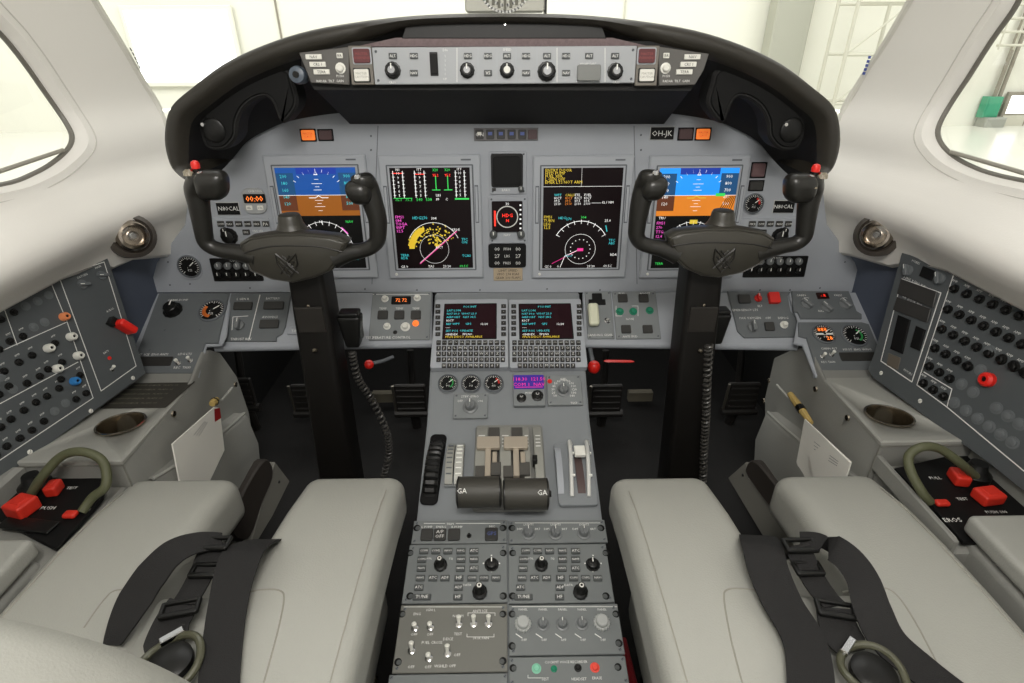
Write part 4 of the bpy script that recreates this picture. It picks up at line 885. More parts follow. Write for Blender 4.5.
def handle(x0, x1, y, lab, lx):
    th = thing('thrust_lever', lab, 'thrust lever', TQ.o.matrix_world.copy() if False else P2.mat(P2.O+P2.u*TQ.cx+P2.v*TQ.cy)); lever(*((477, 500) if x0 < 500 else (504, 528)), th)
    c = P2.uv((x0+x1)/2, y, .052); c = (c[0]-TQ.cx, c[1]-TQ.cy); w = (x1-x0)*.93/FPX*.93; R = .0245
    b = MB(mat('throttle_grip', '37352f', .5, bump=.2, bscale=900)); prof = [(R*.80, -w/2), (R*.97, -w/2+.002), (R, -w/2+.005), (R, w/2-.005), (R*.97, w/2-.002), (R*.8, w/2)]
    M = T3(c[0], c[1], .052) @ Matrix.Rotation(math.radians(90), 4, 'Y'); b.T = M; b.lathe(prof, 36)
    for q in (-.46, .46): b.lathe([(R*1.02, q*w-.001), (R*1.02, q*w+.001)], 36, cap0=False, cap1=False, m=BLK)
    b.T = Matrix.Identity(4); b.build('handle', th)
    b = MB(BLK); b.tube([(c[0], c[1]+.012, .03), (c[0], c[1], .055)], .006, 8); b.build('shaft', th)
    b = MB(LET); tx, fs, wd = textmesh('GA'); s_ = .011; pts = []
    for p in tx:
        u_ = (p[0]-wd/2)*s_+lx*w; ang = math.radians(62)+(p[1]-.35)*s_/R; pts.append((c[0]+u_, c[1]+(R+.0005)*math.sin(ang-math.radians(90)), .052+(R+.0005)*math.cos(ang-math.radians(90))))
    b.add(pts, fs); b.build('lettering', th, smooth=False); return th, c, w, R
handle(456.5, 502, 492, 'left of the two thick dark throttle handles marked GA', -.36); th, c, w, R = handle(502.5, 549, 494, 'right of the two thick dark throttle handles marked GA, with a side button', .34)
b = MB(BLK); b.T = T3(c[0]+w/2, c[1], .052) @ Matrix.Rotation(math.radians(90), 4, 'Y'); b.lathe([(.006, 0), (.005, .004)], 14); b.build('side_button', th)
cx, cy, w, h = TQ.R(531, 464, 538, 472); b = MB(BLK); b.box((cx, cy, .026), (.008, .012, .02), .002); b.build('friction_tab', TQ.o); TQ.text(508, 472.5, 3.4, 'CUT OFF'); TQ.done()
# trim wheel: big black notched wheel standing in the pedestal
TW = thing('elevator_trim_control', 'black notched elevator trim wheel at the left edge of the pedestal', 'trim wheel', P2.mat(P2.hit(434, 468))); pl = P2
A = P2.uv(442, 436); B_ = P2.uv(431, 505); d = V((A[0]-B_[0], A[1]-B_[1])); L = d.length; rot = math.atan2(-d.x, d.y)
b = MB(BLK); rr_ = L*.62; hgt = .026; zc = hgt-rr_; rs = []; N_ = 176
for i in range(N_):
    a = 2*math.pi*i/N_; r_ = rr_*(1 if (i % 4) < 3 else .968); e = .0125; ca, sa = math.cos(a), math.sin(a)
    rs.append([(-e, ca*r_*.92, zc+sa*r_*.92), (-e, ca*(r_-.003), zc+sa*(r_-.003)), (-e*.6, ca*r_, zc+sa*r_), (e*.6, ca*r_, zc+sa*r_), (e, ca*(r_-.003), zc+sa*(r_-.003)), (e, ca*r_*.92, zc+sa*r_*.92)])
b.rings(rs+[rs[0]], cap0=False, cap1=False); b.build('rim', TW, Matrix.Rotation(rot*.9, 4, 'Z'), ang=25)
b = MB(BLKM); b.rrect(0, 0, .030, L*1.02, 0, .003, .009, .001); b.build('slot_plate', TW, Matrix.Rotation(rot*.9, 4, 'Z'))
U = Unit('trim_indicator', 'curved pale trim scale with white marks between the trim wheel and the throttles', 'indicator', P2, (446, 444, 464, 487), th=.003, m=UNIT, r=.003, screws=0, base='base_plate')
for x0, x1, m in ((446.5, 454, QL), (455.5, 463.5, mat('scale_grey', 'a8a8a2', .5))):
    b, cx, cy, w, h = hump(x0, x1, m, 's', .016, (446, 485), U)
    for k in range(7): b.box((cx, cy+h*.4-k*h*.12, .010+.008*math.sin(math.pi*(.1+k*.13))), (w*.7, .0022, .006), m=WHT if m is not QL else BEZD)
    b.build('scale_arc', U.o, ang=40)
U.done()
# speed brake / flap lever on the right
U = Unit('flap_lever_quadrant', 'flap lever gate with a white square lever and silver rails, right side of the pedestal', 'flap lever', P2, (556, 445, 594, 507), th=.006, m=PED, r=.006, screws=0, base='base_plate')
b, cx, cy, w, h = hump(556, 562, PAN, 'x', .016, (448, 494), U); b.build('side_cheek', U.o, ang=40)
b, cx, cy, w, h = hump(576, 583.5, mat('slot_maroon', '4c3c3a', .6), 'x', .008, (456, 494), U); b.build('slot', U.o, ang=40)
SIL = mat('silver_rail', 'd4d4d0', .35, .3)
for x in (571, 588):
    a = U.L(x-2, 445); c_ = U.L(x-1, 458); d_ = U.L(x, 480); e_ = U.L(x+1, 497); b = MB(SIL); b.tube([(a[0]+.003, a[1], .006), (a[0], a[1], .016), (c_[0], c_[1], .022), (d_[0], d_[1], .018), (e_[0], e_[1], .008)], .0036, 10, smooth=5)
    for q in (c_, d_): b.box((q[0]+.003, q[1], .02), (.006, .003, .004), m=WHT)
    b.build('side_rail', U.o)
cx, cy, w, h = U.R(573.5, 452.5, 584.5, 462); b = MB(KWH); b.rrect(cx, cy, w, h, .02, .028, .002, .0015); b.box((cx, cy, .012), (w*.3, h*.5, .02), m=CHR); b.build('flap_handle', U.o); U.done()
# ------------------------------------------------------------------ radio racks on the aft pedestal
def rack(label, rc, name='pedestal_panel', cat='control panel', m=RAD): return Unit(name, label, cat, P3, rc, th=.004, m=m, r=.001, off=.001)
def notch(U, pts):
    for x, y, s_ in pts:
        a, c = U.L(x, y); R = 3.6*U.s; U.b.lathe([(R, .0042), (R*.9, .0046)], 14, (a, c), BLKM); U.b.lathe([(R*.7, .0045), (R*.65, .006)], 12, (a+s_*R*.3, c-R*.2), BTN)
U = rack('panel with three large dark push keys and one blue-lit key below the throttles', (413, 521.5, 507, 544.5)); notch(U, ((417, 528, 1), (503, 528, -1)))
for x in (421, 434, 448): U.button(x, 529.5, x+12, 541, BTD, .004, name='push_key', txt='A/P|OFF' if x == 434 else None)
U.button(485, 528.5, 498, 541, BTD, .004, name='push_key', txt='GPS', tm=mat('key_blue', '4a5a98')); U.knob(469, 535, 2, 1.8, BLK, 'cap'); U.text(450, 524, 3.2, 'TRIM'); U.line([(424, 523.5), (445, 523.5)], .6); U.line([(456, 523.5), (500, 523.5)], .6); U.text(427, 527, 3.2, 'L PUMP'); U.text(441, 527, 3.2, 'EMERG'); U.text(457, 527, 3.2, 'R PUMP'); U.text(492, 526.5, 3.2, 'MIC'); U.done()
U = rack('narrow panel with three grey dimmer knobs, below the throttles on the right', (508.5, 521.5, 606, 544)); notch(U, ((512, 528, 1), (601, 528, -1)))
for x, y in ((528.5, 532), (555.5, 532), (584, 531.5)): U.knob(x, y, 5, 1.4, GREYK, 'skirt'); U.text(x, 524.5, 3, 'LIGHTS'); U.text(x-9, 529, 3, 'DIM'); U.text(x+9, 529, 3, 'BRT')
U.line([(515, 523), (600, 523)], .5); U.done()
def radio(x0, xm, x1, sh, label):
    U = rack(label, (x0, 545.5, x1, 604), 'radio_tuning_panel', 'radio panel'); X0 = (lambda x: x+sh)
    for r_, (y, xs) in enumerate(((551.5, (424, 436, 448, 461, 474)), (560, (422, 461, 474)), (569, (421.5, 460.5, 474)), (578.5, (420.5, 433, 445, 459, 472, 484, 496)), (588, (419, 458.5)), (597.5, (422, 458)))):
        for i, x in enumerate(xs):
            w_ = 9 if y == 597.5 and i == 0 else 4.5; U.button(X0(x)-w_, y-3, X0(x)+w_, y+3, BTN, .003, ('COM1', 'COM2', 'NAV1', 'NAV2', 'ATC', 'ADF', 'HF')[(i+r_) % 7] if w_ < 9 else 'TUNE', name='key')
    U.knob(X0(440), 562, 5.2, 2.9, BLK, 'tall', KWH); U.knob(X0(479.5), 589, 5.6, 2.9, BLK, 'tall', KWH); U.knob(X0(491.5), 563.5, 6, .8, BLK, 'round'); U.text(X0(429), 558.5, 3, 'VOL'); U.text(X0(451), 558.5, 3, 'SQ'); U.text(X0(467), 585, 3, 'DATA')
    for dx, dy in ((0, -8), (0, 8), (-8, 0), (8, 0)): U.b.disc(*U.L(X0(491.5)+dx, 563.5+dy), .0012, .0044, LET)
    notch(U, ((x0+4, 553, 1), (x1-4, 553, -1), (x0+4, 596, 1), (x1-4, 596, -1))); U.done()
radio(406, 456, 507.3, 0, 'left radio tuning panel with many small keys and tall black knobs on the aft pedestal'); radio(508.6, 560, 610, 101.5, 'right radio tuning panel with many small keys and tall black knobs on the aft pedestal')
U = rack('panel of eight white toggle switches on the aft pedestal, left side', (397, 605.5, 507.5, 673.5), 'toggle_switch_panel', m=mat('toggle_panel_grey', '6a6a64', .55)); notch(U, ((402, 614, 1), (503, 614, -1), (398, 662, 1), (503, 661, -1)))
for x, y, u_ in ((414.5, 626, 0), (430, 625.5, 0), (458.5, 622.5, 1), (473.5, 622, 1), (488.5, 622, 1), (411, 649, 1), (428.5, 656.5, 0), (447, 652, 1)): U.toggle(x, y, 3.4, up=u_)
for x, y, t in ((417, 614, 'ENG'), (431, 610, 'IGN L'), (458, 616, 'NORM'), (480, 611, 'ANTI ICE'), (414, 634.5, 'OFF'), (430, 634.5, 'OFF'), (458, 634, 'TEST'), (481, 638, 'HTR FAN'), (432, 642.5, 'FUEL CROSS'), (448, 639, 'DEICE'), (411, 667, 'OFF'), (428, 667, 'OFF'), (445, 666, 'WSHLD OFF'), (457, 655, 'OFF')): U.text(x, y, 3.6, t)
U.line([(404, 607), (503, 607)], .6); U.line([(468, 616), (468, 613), (495, 613), (495, 616)], .5); U.line([(467, 634), (467, 637), (494, 637), (494, 634)], .5); U.done()
U = rack('row of five dimmer knobs, two with pale notched skirts, on the aft pedestal right', (508.8, 605.5, 621, 656)); notch(U, ((512, 614, 1), (616, 614, -1), (512, 646, 1), (619, 643, -1)))
PK = mat('pale_knob', 'a3a5a3', .4)
for x, y, st, r_ in ((523, 623, 'gear', 8.2), (543, 623, 'skirt', 6.2), (562.5, 623, 'skirt', 6.2), (582, 622.5, 'skirt', 6.2), (602, 621.5, 'gear', 8.2)):
    U.knob(x, y, r_*.78, 1.2, PK if st == 'gear' else GREYK, st); U.line([(x-7, 634), (x-1, 638)], .9); U.text(x, 609.5, 3, 'PANEL'); U.text(x+1, 640, 3, 'OFF')
U.line([(512, 606.8), (617, 606.8)], .6); U.done()
U = rack('narrow panel with two green, one black and one red button, bottom of the pedestal', (509, 657.5, 627, 686)); notch(U, ((513, 668, 1), (618, 667, -1)))
U.knob(536.5, 668, 4, .9, mat('pale_green_lens', '7fc0a4', .3), 'cap', name='green_button'); U.knob(554, 668.5, 2.8, .9, GK, 'cap', name='green_button'); U.knob(578, 667.5, 3.2, .9, BLK, 'cap', name='black_button'); U.knob(595, 667, 4, .9, mat('coral_lens', 'e04a3c', .3), 'cap', name='red_button')
U.text(566, 662, 3.2, 'COCKPIT VOICE RECORDER'); U.text(545, 679, 3.4, 'TEST'); U.text(579, 679, 3.4, 'HEADSET'); U.text(597, 678, 3.4, 'ERASE'); U.line([(528, 675), (528, 678), (541, 678)], .5); U.done()
U = rack('plain blank grey cover plate at the bottom left of the pedestal', (388, 675, 507.8, 700), 'blank_plate', 'plate'); U.done()
# ================================================================== circuit breaker side panels
def plane3(A, B, C):
    A, B, C = V(A), V(B), V(C); n = (B-A).cross(C-A).normalized()
    if n.dot(CAM-A) < 0: n = -n
    return PL(A, n, V((0, 0, 1)))
def cbplane(tf, bf, bb, zb):
    def zh(px, z): d = ray(*px); return CAM+d*((z-1)/d.z)
    B, C = zh(bf, zb), zh(bb, zb); d = ray(*tf); A = CAM+d*(abs(.758)/abs(d.x)); return plane3(A, B, C)
PCL = cbplane((102, 252), (140, 375), (0, 468), .44); PCR = cbplane((908, 247), (876, 370), (1024, 479), .44)
U = Unit('circuit_breaker_panel', 'dark grey left wall breaker panel with white and blue collars and a red guarded switch', 'breaker panel', PCL, ol=[(-60, 311), (0, 288), (101, 251), (106, 262), (143, 374), (0, 478), (-60, 522)], th=.008, m=BRK, screws=0)
for q in ((96, 258), (40, 277), (133, 378), (91, 411), (30, 452)): U.screw(*U.L(*q), .004)
U.line([(59, 277), (104, 262), (136, 366), (101, 391)], 1, closed=True); U.line([(-20, 309), (51, 283), (67, 322), (93, 398), (0, 460), (-20, 473)], .9); U.line([(67, 322), (-10, 356)], .8); U.line([(2, 303), (17, 345)], .8); U.line([(78, 362), (-10, 409)], .8)
BR = [(15, 312), (11, 341), (24, 336), (2, 319), (0, 349), (20, 362), (33, 355), (28, 383), (41, 376), (49, 369), (5, 371), (56, 343), (63, 362), (60, 388), (48, 396), (37, 402), (25, 410), (12, 419), (2, 427), (81, 375), (87, 393), (77, 399), (45, 421), (33, 430), (21, 438), (8, 446), (-3, 455), (62, 401-22), (0, 394), (10, 386)]
for x, y in BR: U.knob(x, y, 3.4, 1.3, BLK, 'cap', name='circuit_breaker'); U.text(x-3, y-7, 2.8, 'AMP')
for x, y in ((26, 306), (38, 301), (49, 295), (34, 327), (45, 322), (13, 389), (1, 369+8), (66, 405-2), (55, 411)): U.knob(x, y, 4.2, .3, SIDE, 'cap', name='blank_plug')
CO = mat('collar_orange', 'e08858', .5); CB_ = mat('collar_blue', '2f78b8', .5)
def collar(U, x, y, m, r_=5):
    R = r_*U.s; a, c = U.L(x, y); b = MB(m); b.lathe([(R, 0), (R, .008), (R*.7, .012), (R*.4, .012), (R*.4, .006)], 20, m=m, cap1=True); b.lathe([(R*.36, 0), (R*.3, .010)], 12, m=BLK); b.build('breaker_collar', U.o, T3(a, c, U.th))
for x, y, m in ((63, 317, CO), (70, 337, KWH), (77, 356, KWH), (47.5, 348.5, KWH), (56, 369, KWH), (73.5, 381.5, CB_)): collar(U, x, y, m)
for x, y in ((84, 284), (103, 275)): U.knob(x, y, 5, 1.3, SIDE, 'lever', rot=70)
a = U.L(120, 328); b = MB(RED); b.add(*rbox((0, 0, .014), (.036, .014, .026), .005, 3), m=RED); b.rrect(-.020, 0, .012, .016, 0, .012, .001, .001, BLK); b.build('guarded_switch', U.o, T3(a[0], a[1], U.th) @ Matrix.Rotation(math.radians(-60), 4, 'Z'))
U.knob(110, 358, 2, 1, RED, 'cap', name='red_button'); U.toggle(114, 369, 2.8); U.text(82, 276, 3.4, 'OXYGEN'); U.text(98, 267, 3.4, 'MASK'); U.text(110, 310, 3.4, 'AUDIO'); U.text(106, 352, 3.2, 'BATT'); U.done()
U = Unit('circuit_breaker_panel', 'dark grey right side wall panel full of black breakers with one red collar', 'breaker panel', PCR, ol=[(907, 246), (1024, 287), (1090, 312), (1090, 540), (1024, 489), (998, 468), (876, 378), (871, 370), (878, 352)], th=.008, m=BRK, screws=0)
for q in ((912, 252), (964, 271), (881, 373), (920, 401)): U.screw(*U.L(*q), .004)
U.line([(902, 279), (941, 293), (912, 382), (881, 361)], 1, closed=True); U.line([(954, 274), (1030, 303)], .9); U.line([(1030, 476), (947, 407), (917, 385), (954, 274)], .9); U.line([(924, 372), (952, 389), (947, 407)], .8)
for r_, (x0, y0, dx, dy, n_, st) in enumerate(((953, 288.5, 12.3, 4.9, 8, 0), (946.5, 309, 11.5, 5.2, 8, 0), (940.5, 329, 11.2, 5.6, 8, 0), (933.5, 348, 10.7, 5.8, 4, 0), (928, 366, 9.9, 6.0, 3, 0), (922, 383, 9.8, 6.3, 3, 0))):
    for i in range(n_): U.knob(x0+i*dx*(1+.012*i), y0+i*dy*(1+.02*i), 3.4, 1.3, BLK, 'cap', name='circuit_breaker'); U.text(x0+i*dx+2, y0+i*dy-7.5, 2.8, 'AMP')
for x, y in ((966, 365.5), (1000, 358.5), (1012, 365), (1023, 372), (1035, 380)): U.knob(x, y, 3.4, 1.3, BLK, 'cap', name='circuit_breaker')
for r_ in range(5):
    for i in range(6):
        x, y = 961-r_*7.2+i*11.6, 384+r_*18.5+i*8
        if r_ == 0 and i in (2,): continue
        if x > 918+r_*0 and y > 360 and (x-940)*.75+385 < y+40: U.knob(x, y, 4.2, .3, SIDE, 'cap', name='blank_plug') if inpoly(x, y, [(948, 378), (1040, 345), (1080, 420), (1060, 500), (1020, 475), (950, 405)]) else None
U.knob(989, 351, 4.2, .3, SIDE, 'cap', name='blank_plug'); U.knob(980, 370, 4.2, .3, SIDE, 'cap', name='blank_plug'); collar(U, 989, 380, RED, 6)
U.quad([(924, 266), (936, 271), (932, 281), (920, 276)], BLKM, name='black_window'); U.quad([(902, 279), (938, 292), (934, 308), (898, 294)], BTD, name='switch_strip'); U.quad([(898, 297), (932, 309), (928, 323), (894, 310)], BTD, name='switch_strip')
U.quad([(899, 315), (911, 320), (903, 354), (891, 349)], BLKM, name='meter_window'); U.quad([(917, 326), (926, 330), (920, 351), (911, 347)], BLKM, name='meter_window'); U.quad([(889, 353), (901, 358), (898, 370), (887, 365)], mat('label_brown', '5a5248', .6), .0015, name='label_plate'); U.text(915, 289-7, 3, 'L ENG  R ENG  FUEL'); U.text(912, 301, 3, 'AIR  DOOR  FIRE'); U.text(908, 372, 3, 'HOURS'); U.text(916, 262, 3, 'HOBBS')
for x, y in ((906, 270), (938, 278)): U.knob(x, y, 4.5, 1.2, SIDE, 'lever', rot=40)
U.done()
# ================================================================== side consoles
def console(sx, nm):
    T = thing('side_console', 'grey padded side console along the %s wall with a cup recess on top' % nm, 'console', T3(sx*.67, .6, 0)); xi, xo = .597, .775
    gi2 = T3(-sx*.67, -.6, 0)
    yb = .663 if sx < 0 else .69; zt_ = lambda y: .436-.10*(y-.66)
    xf = lambda y: xi+.028*max(0, min(1, (y-.68)/.26))
    pxs = [(206, 352), (214, 350), (224, 353), (240, 376), (252, 412), (257, 444), (268, 475)] if sx < 0 else [(808, 352), (798, 348), (788, 350), (771, 358), (762, 397), (762, 418), (755, 450), (744, 478)]
    fr = [XPc.hit(*q) for XPc in (xplane(sx*.620),) for q in pxs]
    inner = [(yb, .0), (yb, zt_(yb)), (.80, zt_(.80)), (.90, zt_(.90))] + [(p.y, max(0, p.z)) for p in fr]
    if inner[-1][1] > 0: inner.append((inner[-1][0], 0))
    b = MB(CON); c0 = (.8, .22)
    sh = lambda k: [(c0[0]+(y-c0[0])*k, c0[1]+(z-c0[1])*k) for y, z in inner]
    lo = [(y, min(z, .515-.5317*(1.132-y)-.014) if y > .925 else z) for y, z in inner]
    b.rings([[tuple(gi2 @ V((sx*xo, y, z))) for y, z in lo], [tuple(gi2 @ V((sx*(xf(y)+.006), y, z))) for y, z in lo], [tuple(gi2 @ V((sx*(xf(y)+.005), y, z))) for y, z in inner], [tuple(gi2 @ V((sx*(xf(y)+.004), y, z))) for y, z in inner], [tuple(gi2 @ V((sx*(xf(y)+.0015), y, z))) for y, z in sh(.990)], [tuple(gi2 @ V((sx*xf(y), y, z))) for y, z in sh(.975)]]); b.build('inner_side', T, ang=30)
    b = MB(CONT); b.plate([((xf(yb)-.002-.67)*sx, yb-.6), ((xf(.92)+.001-.67)*sx, .92-.6), (.10*sx, .92-.6), (.10*sx, yb-.6)], -.004, .003, .002); b.build('top_pad', T, T3(0, 0, zt_(.6)) @ Matrix.Rotation(-.0997, 4, 'X'))
    b = MB(mat('console_seam', '6e6d66', .7)); y0 = inner[0][0]; P = [V((sx*(xi-.001), y0-.001, .02)), V((sx*(xi-.001), y0-.001, zt_(y0)-.006)), V((sx*xo, y0-.001, zt_(y0)-.006))]; b.tube([gi2 @ p for p in P], .0012, 5); b.build('seam', T)
    # aft tray sill and shelf
    b = MB(CON); b.box((sx*.69-sx*.67, yb-.09-.6, .195), (.17, .176, .39), .004); b.build('tray_base', T)
    if sx > 0: b = MB(CON); b.box((sx*.599-sx*.67, yb-.09-.6, .398), (.006, .176, .03), .004); b.build('tray_sill', T)
    b = MB(CON); b.box((sx*.762-sx*.67, yb-.09-.6, .405), (.03, .176, .06), .006); b.build('tray_sill', T)
    return T
cL = console(-1, 'left'); cR = console(1, 'right')
ZC = PL((0, .66, .4405), (0, .0995, .995), (0, 1, 0))
for s_, px, nm in ((-1, (121, 424), 'left'), (1, (889, 416), 'right')):
    c = ZC.hit(*px); T = thing('cup_holder', 'round brushed steel cup holder sunk in the %s side console' % nm, 'cup holder', ZC.mat(c)); R = .036
    b = MB(STL); b.lathe([(R*1.06, .0), (R*1.06, .002), (R*.97, .0025), (R*.95, .0), (R*.93, -.058)], 40, cap0=False, cap1=False); b.lathe([(R*.93, -.060), (R*.93, -.057)], 40, m=mat('cup_base', '2a2824', .5)); b.build('steel_liner', T)
# cut real recesses for the cups
def cut(o, c, r_, z0, z1):
    b = MB(CON); b.lathe([(r_, z0), (r_, z1)], 40, (c.x, c.y)); k = b.build('cutter'); m_ = o.modifiers.new('cup', 'BOOLEAN'); m_.object = k; m_.solver = 'EXACT'
    dg = bpy.context.evaluated_depsgraph_get(); dg.update(); me = bpy.data.meshes.new_from_object(o.evaluated_get(dg)); o.modifiers.clear(); o.data = me; bpy.data.objects.remove(k)
bpy.context.view_layer.update()
for T, px in ((cL, (121, 424)), (cR, (889, 416))):
    c = ZC.hit(*px)
    for ch in T.children:
        if ch.name.startswith(('inner_side', 'top_pad')): cut(ch, c, .0352, .365, .6)
# placard on console top
U = Unit('instruction_placard', 'dark printed placard on top of the left side console ahead of the cup holder', 'placard', ZC, (118, 382, 180, 408), th=.001, m=mat('placard_dark', '34322c', .5), screws=0)
for i in range(5): U.b.text('TAKEOFF CHECK  FLAPS 15', -U.w*.48, U.h*.34-i*U.h*.17, .0075, .0013, mat('placard_print', '8a8878', .6), 0)
U.done()
# inner face pocket, paper, screws
for s_, nm in ((-1, 'left'), (1, 'right')):
    XP = xplane(s_*.600); m_ = (lambda q: q)
    slot = ([(148, 479), (243, 413), (262, 462), (236, 520)] if s_ < 0 else [(862, 479), (769, 412), (757, 462), (790, 520)])
    P = [XP.hit(*q) for q in slot]; T = thing('map_pocket', 'vinyl map pocket on the inner face of the %s side console' % nm, 'pocket', T3(s_*.6, P[1].y, 0)); gi3 = T3(-s_*.6, -P[1].y, 0)
    b = MB(CON); A, B_ = P[0], P[1]; n_ = 10; rs = []
    for i in range(n_+1):
        t = i/n_; top = A.lerp(B_, t); bt = V((top.x, top.y, .05)); bul = .018*math.sin(math.pi*min(1, max(0, .15+t*.8)))
        rs.append([tuple(gi3 @ p) for p in (top+V((s_*-.02, 0, 0)) if False else top+V((s_*.02, 0, 0)), top-V((s_*bul, 0, 0)), top-V((s_*(bul+.004), 0, .012)), top.lerp(bt, .4)-V((s_*(bul+.012), 0, 0)), top.lerp(bt, .8)-V((s_*bul*.6, 0, 0)), bt+V((s_*.004, 0, 0)))])
    b.rings(rs, closed=False, cap0=False, cap1=False); b.build('pouch', T, ang=70)
    b = MB(CONT); b.tube([gi3 @ (A.lerp(B_, t/n_)-V((s_*.018*math.sin(math.pi*min(1, max(0, .15+t/n_*.8))), 0, 0))) for t in range(n_+1)], .003, 8); b.build('pocket_rim', T)
    b = MB(CONT); U0, U1 = XP.hit(*((222, 400) if s_ < 0 else (777, 385))), XP.hit(*((232, 388) if s_ < 0 else (812, 425)))
    b.tube([gi3 @ U0, gi3 @ U1], .003, 6); b.build('slot_edge', T)
    for q in (((235, 384.5), (173, 414)) if s_ < 0 else ((769, 380.5), (764, 401), (816, 389), (848, 418))):
        c = XP.hit(*q); b = MB(STL); b.lathe([(.006, 0), (.0055, .003), (.003, .004)], 14); b.lathe([(.003, .0042), (.0025, .003)], 8, m=BLK); b.T = Matrix.Identity(4); o = b.build('console_screw', T, gi3 @ XP.mat(c))
XL = xplane(-.574)
def sheetpaper(pts, plx, label, fold=.0, mark=None):
    P = [plx.hit(*q) for q in pts]; c = sum(P, V())/len(P); n_ = plx.n; o = MB(PAPER); M = plx.mat(c).inverted(); L_ = [M @ p for p in P]
    o.plate([(p.x, p.y) for p in L_], -.0012, .0012, 0)
    q0, q1, q2, q3 = [V((p.x, p.y)) for p in L_[:4]]
    for k in range(3):
        t = .22+.06*k; a = q0.lerp(q3, t).lerp(q1.lerp(q2, t), .25); c2 = q0.lerp(q3, t).lerp(q1.lerp(q2, t), .6); o.line([a, c2], .0012, .0016, mat('ink_grey', '8a8a88', .7))
    if mark:
        Mk = [M @ plx.hit(*q) for q in mark]; o.add([(p.x, p.y, .0016) for p in Mk], [tuple(range(len(Mk)))], mat('red_print', '9a1c1c', .6))
    return tag(o.build('folded_paper', None, plx.mat(c), smooth=False), label, 'paper')
sheetpaper([(172, 444), (214, 407), (219, 408), (224, 450), (204, 492), (181, 492)], XL, 'white folded paper with a red corner tucked in the left map pocket', mark=[(213.5, 409), (219, 407.8), (220.5, 418), (214, 422)])
XR = xplane(.576)
sheetpaper([(805, 419), (851, 462), (840, 488), (806, 488), (797, 462)], XR, 'crumpled white paper at the back of the right map pocket'); sheetpaper([(828, 441), (851, 463), (843, 490), (815, 486), (810, 455)], xplane(.567), 'front folded white sheet in the right map pocket')
for q0, q1, lab, sx in (((212, 404), (217, 399), 'small tan object peeking above the paper in the left map pocket', -1), ((790, 394), (811, 423), 'yellow pencil stub tucked above the right map pocket', 1)):
    pl = xplane(sx*.586); A, B_ = pl.hit(*q0), pl.hit(*q1); b = MB(mat('tan_wood', 'b49a5c', .6)); b.tube([A, A.lerp(B_, .5), B_], [.006, .008, .005], 8); b.tube([A.lerp(B_, .45), A.lerp(B_, .6)], .0086, 8, m=BLK); tag(b.build('pencil'), lab, 'pencil')
# dark pads and kick plates at the foot of the consoles
for s_, nm, pad, kick in ((-1, 'left', [(233, 535), (240, 500), (262, 462), (271, 462), (273, 478), (262, 505), (250, 538)], [(258, 540), (292, 484), (275, 462), (262, 505), (246, 560)]), (1, 'right', [(746, 466), (752, 460), (764, 470), (795, 512), (800, 530), (786, 528), (748, 478)], [(728, 478), (746, 462), (748, 478), (790, 528), (800, 560), (770, 548)])):
    pl = xplane(s_*.565); P = [pl.uv(*q) for q in pad]; b = MB(mat('pad_dark', '2c2621', .6)); b.plate(cm2(P, 3, True), -.02, 0, .004); tag(b.build('knee_pad', None, pl.mat(pl.O)), 'long dark brown pad low on the %s console beside the seat' % nm, 'pad')
    pl = xplane(s_*.572); P = [pl.uv(*q) for q in kick]; b = MB(mat('kick_plate', '77756d', .55)); b.plate(P, -.02, 0, .001); c = pl.uv(*((279, 482) if s_ < 0 else (743, 475))); b.lathe([(.004, 0), (.003, .002)], 12, c, BLK); tag(b.build('kick_plate', None, pl.mat(pl.O)), 'grey kick plate with a dark screw at the foot of the %s console' % nm, 'plate')
